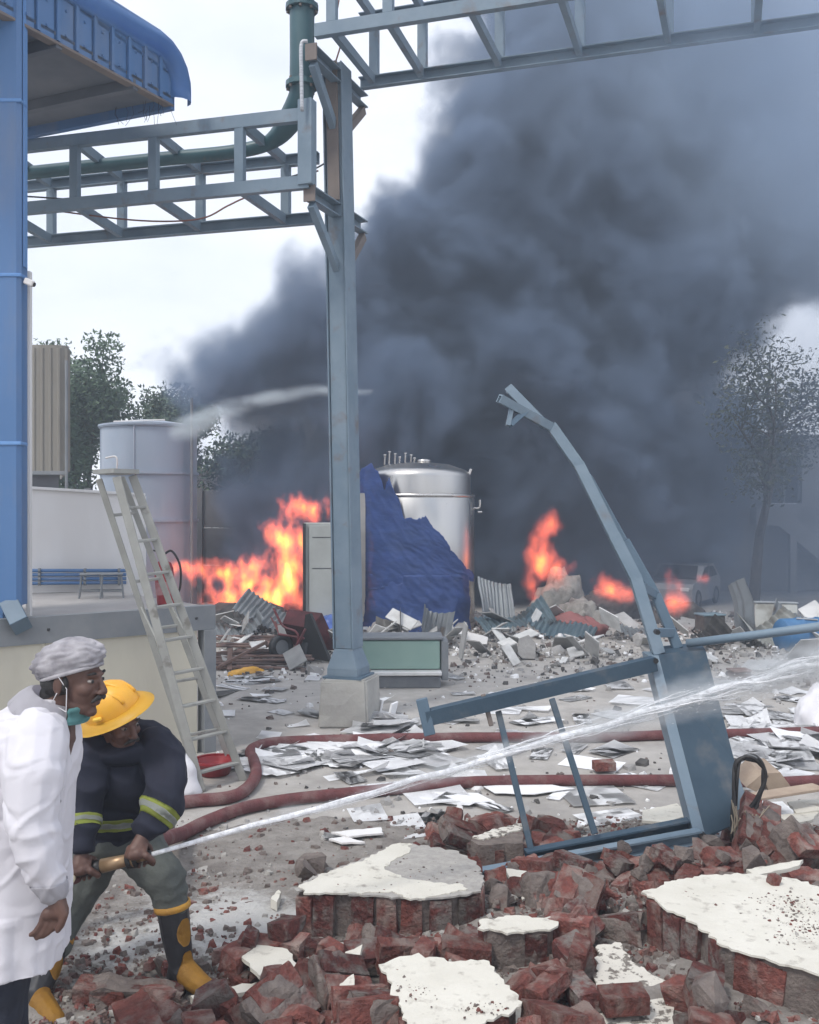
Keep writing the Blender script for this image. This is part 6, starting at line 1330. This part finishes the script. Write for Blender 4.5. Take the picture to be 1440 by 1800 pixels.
def jet(name, label, path, r0, r1, seed, drops, strands, dsz=(.0015, .006)):
    "a stream that frays into strands and drops as it flies"
    pts = spline(path, 40); n_ = len(pts); rnd = random.Random(seed); r = empty(name, label, 'water', pts[0]); A = Rel(r); sp = lambda i: r0 + (r1 - r0) * (i / n_) ** 1.25
    bm = bmesh.new(); tube(bm, pts, [min(sp(i) * .5 + .004, r0 * 1.1 + .006 * i / n_) * (1 + .25 * (i / n_) * noise.noise(Vector((i * .21, 3, 0)))) for i in range(n_)], 12); 
    for v in bm.verts:
        k = min(1, (v.co - pts[0]).length * .35) * .028; v.co += Vector((noise.noise(v.co * 3), noise.noise(v.co * 5 + Vector((9, 0, 0))), noise.noise(v.co * 4 + Vector((0, 9, 0))))) * k
    A('stream', bm, wm, True)
    bm = bmesh.new()
    for s_ in range(strands):
        i0 = int(n_ * rnd.uniform(.05, .8)); i1 = min(n_ - 1, i0 + int(n_ * rnd.uniform(.06, .2))); a = rnd.uniform(0, 6.28); k0 = rnd.uniform(.3, 1.0); q = []
        for i in range(i0, i1, 2):
            w_ = sp(i) * k0; q.append(pts[i] + Vector((0, math.cos(a + i * .02) * w_, math.sin(a + i * .02) * w_)) + Vector((0, noise.noise(Vector((i * .08, s_, 0))), noise.noise(Vector((i * .08, s_, 5))))) * w_ * .5)
        if len(q) > 3: m_ = len(q); tube(bm, q, [max(.0008, rnd.uniform(.8, 1.2) * sp(i0) * .08 * math.sin(math.pi * (k + .5) / m_)) for k in range(m_)], 5)
    A('strands', bm, wm, True)['kind'] = 'stuff'
    bm = bmesh.new()
    for _ in range(drops):
        t = rnd.random() ** .6; i = min(n_ - 2, int(t * (n_ - 1))); s = sp(i)
        q = pts[i].lerp(pts[i + 1], rnd.random()) + Vector((rnd.gauss(0, .5), rnd.gauss(0, .5), rnd.gauss(-.12, .5))) * s * (.9 + .3 * t); d_ = rnd.uniform(*dsz) * (.5 + t); ax_ = (pts[i + 1] - pts[i]).normalized()
        u, s_, w_ = basis(ax_); vs_ = [bm.verts.new(q + e) for e in (u * d_ * 3, s_ * d_ * .6, w_ * d_ * .6, -s_ * d_ * .6, -w_ * d_ * .6, -u * d_ * 3)]
        for a, b_ in ((1, 2), (2, 3), (3, 4), (4, 1)): bm.faces.new((vs_[0], vs_[a], vs_[b_])); bm.faces.new((vs_[5], vs_[b_], vs_[a]))
    A('droplets', bm, wm)['kind'] = 'stuff'; return r
tip = NZ1 + D * .0
JET = [tip, P(420, 1458, 4.35), P(600, 1411, 4.6), P(820, 1345, 4.9), P(1000, 1292, 5.1), P(1180, 1238, 5.3), P(1330, 1196, 5.4), P(1500, 1150, 5.55), P(1700, 1105, 5.8)]
jet('water_jet', 'long white water jet crossing the yard from the hose nozzle', JET, .011, .085, 3, 2600, 45, (.001, .003))
# ---------------------------------------------------------------- smoke and fire: sparse volumes grown from fields
class FN:
    "tiny writer of geometry-node fields"
    def __init__(s, name):
        s.t = bpy.data.node_groups.new(name, 'GeometryNodeTree')
        s.t.interface.new_socket('Geometry', in_out='INPUT', socket_type='NodeSocketGeometry')
        s.t.interface.new_socket('Geometry', in_out='OUTPUT', socket_type='NodeSocketGeometry')
        s.pos = s.n('GeometryNodeInputPosition').outputs[0]
    def n(s, k): return s.t.nodes.new(k)
    def put(s, sock, v):
        if isinstance(v, (int, float)): sock.default_value = v
        elif isinstance(v, (tuple, Vector)): sock.default_value = tuple(v)
        else: s.t.links.new(v, sock)
    def m(s, op, a, b=0.0, c=0.0, clamp=False):
        x = s.n('ShaderNodeMath'); x.operation = op; x.use_clamp = clamp
        for i, v in enumerate((a, b, c)): s.put(x.inputs[i], v)
        return x.outputs[0]
    def v(s, op, a, b=(0, 0, 0), out=0):
        x = s.n('ShaderNodeVectorMath'); x.operation = op; s.put(x.inputs[0], a)
        if op == 'SCALE': s.put(x.inputs['Scale'], b)
        else: s.put(x.inputs[1], b)
        return x.outputs['Value'] if op in ('LENGTH', 'DOT_PRODUCT', 'DISTANCE') else x.outputs[0]
    def noise(s, vec, scale, detail, rough=.55, col=False):
        x = s.n('ShaderNodeTexNoise'); s.put(x.inputs['Vector'], vec); x.inputs['Scale'].default_value = scale; x.inputs['Detail'].default_value = detail; x.inputs['Roughness'].default_value = rough
        return x.outputs['Color' if col else 'Fac']
    def lobe(s, p, c, r):
        q = s.v('LENGTH', s.v('DIVIDE', s.v('SUBTRACT', p, tuple(c)), tuple(r)))
        return s.m('MULTIPLY', s.m('SUBTRACT', q, 1.0), min(r))
    def ramp(s, x, a, b, c=0.0, d=1.0, smooth=False):
        k = s.n('ShaderNodeMapRange'); k.clamp = True
        if smooth: k.interpolation_type = 'SMOOTHSTEP'
        for i, v in enumerate((x, a, b, c, d)): s.put(k.inputs[i], v)
        return k.outputs[0]
    def finish(s, name, density, lo, hi, voxel, material):
        c = s.n('GeometryNodeVolumeCube'); s.put(c.inputs['Density'], density)
        c.inputs['Min'].default_value = lo; c.inputs['Max'].default_value = hi
        for k, i in (('Resolution X', 0), ('Resolution Y', 1), ('Resolution Z', 2)): c.inputs[k].default_value = max(8, int((hi[i] - lo[i]) / voxel))
        sm = s.n('GeometryNodeSetMaterial'); sm.inputs['Material'].default_value = material
        s.t.links.new(c.outputs[0], sm.inputs[0]); o_ = s.n('NodeGroupOutput'); s.t.links.new(sm.outputs[0], o_.inputs[0])
        me = bpy.data.meshes.new(name); o = bpy.data.objects.new(name, me); col.objects.link(o); me.materials.append(material)
        md = o.modifiers.new('volume', 'NODES'); md.node_group = s.t
        return o
def smin(f, items, k):
    d = items[0]
    for e in items[1:]: d = f.m('SMOOTH_MIN', d, e, k)
    return d

sm_ = bpy.data.materials.new('smoke'); sm_.use_nodes = True; _n = sm_.node_tree.nodes; _n.clear()
_o = _n.new('ShaderNodeOutputMaterial'); _v = _n.new('ShaderNodeVolumePrincipled'); sm_.node_tree.links.new(_v.outputs[0], _o.inputs['Volume'])
_v.inputs['Color'].default_value = (.27, .355, .50, 1); _v.inputs['Density'].default_value = 2.2; _v.inputs['Anisotropy'].default_value = 0.1
f = FN('smoke_field')
warp = f.v('SCALE', f.v('SUBTRACT', f.noise(f.pos, .16, 2, col=True), (.5, .5, .5)), 3.2)
p = f.v('ADD', f.pos, warp)
def LB(px, py, Y, r, ry=None, rz=None):
    c = P(px, py, Y); return f.lobe(p, c, (r, ry or r * .9, rz or r))
lobes = [LB(520, 880, 21.5, 1.7, 1.6, 2.4), LB(640, 760, 22, 2.4, 2.2, 2.4), LB(455, 668, 22, 1.8, 1.7, 1.15), LB(400, 640, 22, 1.1, 1.1, .9), LB(570, 610, 22.5, 1.5, 1.8, 1.3), LB(690, 585, 23, 2.0, 2.2, 2.0),
         LB(815, 480, 23.5, 2.4, 2.6, 2.4), LB(915, 340, 24, 2.5, 2.8, 2.8), LB(975, 190, 24.5, 2.6, 3.0, 3.0), LB(900, 700, 23.5, 4.2, 3.2, 4.2), LB(1060, 480, 25, 4.3, 3.6, 4.4),
         LB(1250, 200, 26, 6.0, 4.4, 6.0), LB(1120, 800, 24, 2.6, 2.4, 3.2), LB(1060, 60, 25, 3.6, 3.0, 3.4), LB(1500, 250, 26.5, 6.0, 4.0, 4.4), LB(1400, -150, 27, 9.0, 5.0, 6.0), LB(760, 930, 23.5, 3.2, 2.2, 2.4), LB(1000, 930, 24.2, 3.8, 2.4, 2.8), LB(1150, 940, 24.5, 2.2, 1.8, 1.9)]
d = smin(f, lobes, .5)
n1 = f.m('SUBTRACT', f.noise(p, .42, 7, .56), .5); n2 = f.m('SUBTRACT', f.noise(p, 1.25, 6, .62), .5)
d = f.m('ADD', f.m('MULTIPLY_ADD', n1, 4.2, d), f.m('MULTIPLY', n2, 2.5))
z = f.n('ShaderNodeSeparateXYZ'); f.t.links.new(f.pos, z.inputs[0])
dens = f.ramp(d, .05, -.55, 0, 1.0)
dens = f.m('MULTIPLY', dens, f.ramp(f.m('ADD', f.v('DOT_PRODUCT', f.pos, (.28, 0, .25)), f.m('MULTIPLY', n1, 2.0)), 3.2, 6.6, 1.0, .07, True))   # thinner high up on the right
dens = f.m('MULTIPLY', dens, f.ramp(f.noise(p, .3, 3), .3, .62, .55, 1.5))
# thin veil that drifts right along the ground, over the far wall
vx, vz = z.outputs[0], z.outputs[2]
veil = f.m('MULTIPLY', f.ramp(vx, 1.5, 6.0, 0, 1, True), f.ramp(vz, 10.0, 1.0, 0, 1, True))
veil = f.m('MULTIPLY', veil, f.ramp(f.noise(p, .25, 4), .3, .7, .02, .06))
dens = f.m('MAXIMUM', dens, veil)
smoke = f.finish('smoke_plume', dens, (-7.0, 17.6, .05), (16.0, 31.5, 19.5), .13, sm_)
tag(smoke, 'dense dark blue-grey smoke plume billowing up behind the steel tank', 'smoke', kind='stuff')

def fire_mat():
    m = bpy.data.materials.new('flame'); m.use_nodes = True; n = m.node_tree.nodes; n.clear(); l = m.node_tree.links.new
    o = n.new('ShaderNodeOutputMaterial'); a = n.new('ShaderNodeAttribute'); a.attribute_name = 'density'
    r = n.new('ShaderNodeValToRGB'); e = r.color_ramp.elements
    e[0].position = 0; e[0].color = (1, .17, .14, 1); e[1].position = 1.0; e[1].color = (1, .72, .22, 1)
    x = e.new(.28); x.color = (1, .20, .10, 1); x = e.new(.48); x.color = (1, .46, .07, 1)
    em = n.new('ShaderNodeEmission'); mu = n.new('ShaderNodeMath'); mu.operation = 'MULTIPLY'; mu.inputs[1].default_value = FIRE
    l(a.outputs['Fac'], r.inputs[0]); l(r.outputs[0], em.inputs['Color']); l(a.outputs['Fac'], mu.inputs[0]); l(mu.outputs[0], em.inputs['Strength'])
    ab = n.new('ShaderNodeVolumeAbsorption'); ab.inputs['Color'].default_value = (.9, .3, .2, 1); m2 = n.new('ShaderNodeMath'); m2.operation = 'MULTIPLY'; m2.inputs[1].default_value = 5.0
    l(a.outputs['Fac'], m2.inputs[0]); l(m2.outputs[0], ab.inputs['Density']); ad = n.new('ShaderNodeAddShader'); l(em.outputs[0], ad.inputs[0]); l(ab.outputs[0], ad.inputs[1]); l(ad.outputs[0], o.inputs['Volume'])
    return m
FIRE = 13.0
fm = fire_mat()
def flame(lobes, label, seed, voxel=.035, amp=.75, up=1.6, group='fires burning in the wreckage'):
    "lobes: (px, py, Y, rx, rz) of the tongues"
    f = FN('flame_field'); q = f.v('ADD', f.v('MULTIPLY', f.pos, (1, 1, .55)), (seed * 7.3, seed * 3.1, 0))
    warp = f.v('SCALE', f.v('SUBTRACT', f.noise(q, 1.3, 3, col=True), (.5, .5, .5)), amp)
    p = f.v('ADD', f.pos, warp); items = []; lo = Vector((1e9,) * 3); hi = -lo
    for px, py, Y, rx, rz in lobes:
        c = P(px, py, Y); items.append(f.lobe(p, c, (rx, min(rx, rz) * .9, rz)))
        for i, r in enumerate((rx, rx, rz)):
            lo[i] = min(lo[i], c[i] - r - .45); hi[i] = max(hi[i], c[i] + r + .45)
    lo.z = max(lo.z, .06)
    d = smin(f, items, .12); d = f.m('MULTIPLY_ADD', f.m('SUBTRACT', f.noise(q, 4.2, 8, .68), .5), amp * 1.5, d)
    o = f.finish('flame', f.ramp(d, .03, -.42, 0, 1), tuple(lo), tuple(hi), voxel, fm)
    tag(o, label, 'fire', group, 'stuff'); return o
flame([(400, 1008, 19, .55, .2), (350, 1003, 19, .45, .13), (440, 1000, 19, .35, .22), (455, 1058, 19, .62, .30), (405, 1045, 19, .55, .26), (505, 1010, 19.2, .28, .6), (495, 950, 19.2, .26, .42), (525, 985, 19.2, .2, .75), (535, 895, 19.4, .34, .2), (490, 1060, 19, .36, .26), (450, 1025, 19.1, .4, .22)],
      'wide orange and pink blaze left of the steel cabinet', 1)
flame([(958, 985, 18.6, .26, .34), (950, 960, 18.6, .16, .5), (972, 930, 18.7, .14, .24), (980, 1000, 18.5, .28, .14), (940, 1030, 18.6, .14, .25)], 'tall single red flame right of the steel tank', 2, .04, .4)
flame([(1070, 1035, 19.5, .22, .2), (1095, 1045, 19.5, .22, .18), (1055, 1020, 19.5, .08, .12)], 'low red flame just left of the bent blue beam', 3, .04, .4)
flame([(1188, 1058, 17.5, .18, .16), (1178, 1045, 17.5, .08, .22), (1198, 1048, 17.5, .07, .2)], 'small yellow flame right of the bent blue beam', 4, .04, .35)
flame([(1232, 1020, 20.6, .12, .1)], 'faint pink flame on the burning car', 5, .04, .3)

# thin smoke drifting forward over the right end of the upper bridge
f = FN('wisp_field'); wz = f.n('ShaderNodeSeparateXYZ'); f.t.links.new(f.pos, wz.inputs[0])
p = f.v('ADD', f.pos, f.v('SCALE', f.v('SUBTRACT', f.noise(f.pos, .3, 2, col=True), (.5, .5, .5)), 2.0))
d = smin(f, [f.lobe(p, P(1250, -40, 9.5), (2.0, 1.6, 1.4)), f.lobe(p, P(1430, 110, 10.0), (2.1, 1.7, 1.7)), f.lobe(p, P(1600, 260, 10.5), (2.0, 1.6, 1.7)), f.lobe(p, P(1300, -300, 9.5), (3.0, 1.8, 1.5))], .8)
d = f.m('MULTIPLY_ADD', f.m('SUBTRACT', f.noise(p, .7, 6), .5), 2.0, d)
wm2 = sm_.copy(); wm2.name = 'smoke_thin'; pv = next(x for x in wm2.node_tree.nodes if x.type == 'PRINCIPLED_VOLUME'); pv.inputs['Color'].default_value = (.62, .78, 1.0, 1); pv.inputs['Density'].default_value = .42
w_ = f.finish('smoke_wisp', f.ramp(d, .6, -1.3, 0, 1, True), (.5, 6.6, 3.6), (9.5, 13.0, 10.5), .13, wm2); tag(w_, 'thin pale blue smoke drifting over the upper bridge at right', 'smoke', kind='stuff')

# spray: fine mist round the near jet, and the far jet seen against the smoke
mm = sm_.copy(); mm.name = 'mist'; pv = next(x for x in mm.node_tree.nodes if x.type == 'PRINCIPLED_VOLUME'); pv.inputs['Color'].default_value = (.95, .98, 1, 1); pv.inputs['Density'].default_value = 13.0
def spray(name, label, path, r0, r1, voxel, k=1.0, mt=None, fr=9.0):
    f = FN('spray_field'); lo = Vector((1e9,) * 3); hi = -lo; items = []; n_ = len(path)
    wob = f.v('SCALE', f.v('SUBTRACT', f.noise(f.v('MULTIPLY', f.pos, (.35, 1, 1)), fr * .5, 3, col=True), (.5, .5, .5)), r1 * 1.1); p = f.v('ADD', f.pos, wob)
    for i in range(n_ - 1):
        a, b = path[i], path[i + 1]; ra, rb_ = r0 + (r1 - r0) * i / (n_ - 1), r0 + (r1 - r0) * (i + 1) / (n_ - 1)
        ab = b - a; pa = f.v('SUBTRACT', p, tuple(a)); t = f.m('MULTIPLY', f.v('DOT_PRODUCT', pa, tuple(ab)), 1 / ab.length_squared, clamp=True)
        x = f.n('ShaderNodeVectorMath'); x.operation = 'SCALE'; x.inputs[0].default_value = tuple(ab); f.t.links.new(t, x.inputs['Scale'])
        dist = f.v('LENGTH', f.v('SUBTRACT', pa, x.outputs[0])); rad = f.m('MULTIPLY_ADD', t, rb_ - ra, ra); items.append(f.m('DIVIDE', dist, rad))
        for q, r_ in ((a, ra), (b, rb_)):
            for j in range(3): lo[j] = min(lo[j], q[j] - r_ * 1.8); hi[j] = max(hi[j], q[j] + r_ * 1.8)
    d = items[0]
    for e in items[1:]: d = f.m('MINIMUM', d, e)
    dn_ = f.m('MULTIPLY', f.ramp(d, 1.15, .1, 0, k, True), f.ramp(f.noise(f.v('MULTIPLY', f.pos, (.4, 1, 1)), fr, 5, .65), .38, .62, .08, 1))
    o = f.finish(name, dn_, tuple(lo), tuple(hi), voxel, mt or mm); return tag(o, label, 'water', kind='stuff')
spray('water_mist', 'white mist wrapped round the near water jet', [p_.copy() for p_ in JET[1:8]], .016, .16, .014, 1.0, None, 14.0)
m3 = mm.copy(); m3.name = 'far_mist'; pv = next(x for x in m3.node_tree.nodes if x.type == 'PRINCIPLED_VOLUME'); pv.inputs['Density'].default_value = 7.0; pv.inputs['Color'].default_value = (.86, .95, 1, 1)
spray('far_water_spray', 'far white water spray streaking in front of the dark smoke', [P(655, 690, 14.0), P(560, 690, 14.2), P(470, 702, 14.4), P(390, 722, 14.7), P(320, 756, 15.0)], .04, .24, .035, 1.0, m3, 3.6)

# ---------------------------------------------------------------- air: a little smoke haze over the whole yard
bm = bmesh.new(); box(bm, (0, 40, 14.0), (400, 120, 30.0)); hz = obj('haze', bm); tag(hz, kind='stuff')
hmat = bpy.data.materials.new('haze'); hmat.use_nodes = True; n = hmat.node_tree.nodes; n.clear(); o_ = n.new('ShaderNodeOutputMaterial'); pv = n.new('ShaderNodeVolumePrincipled')
pv.inputs['Color'].default_value = (.76, .87, 1.0, 1); pv.inputs['Density'].default_value = .0048; pv.inputs['Anisotropy'].default_value = .2; hmat.node_tree.links.new(pv.outputs[0], o_.inputs['Volume']); hz.data.materials.append(hmat)
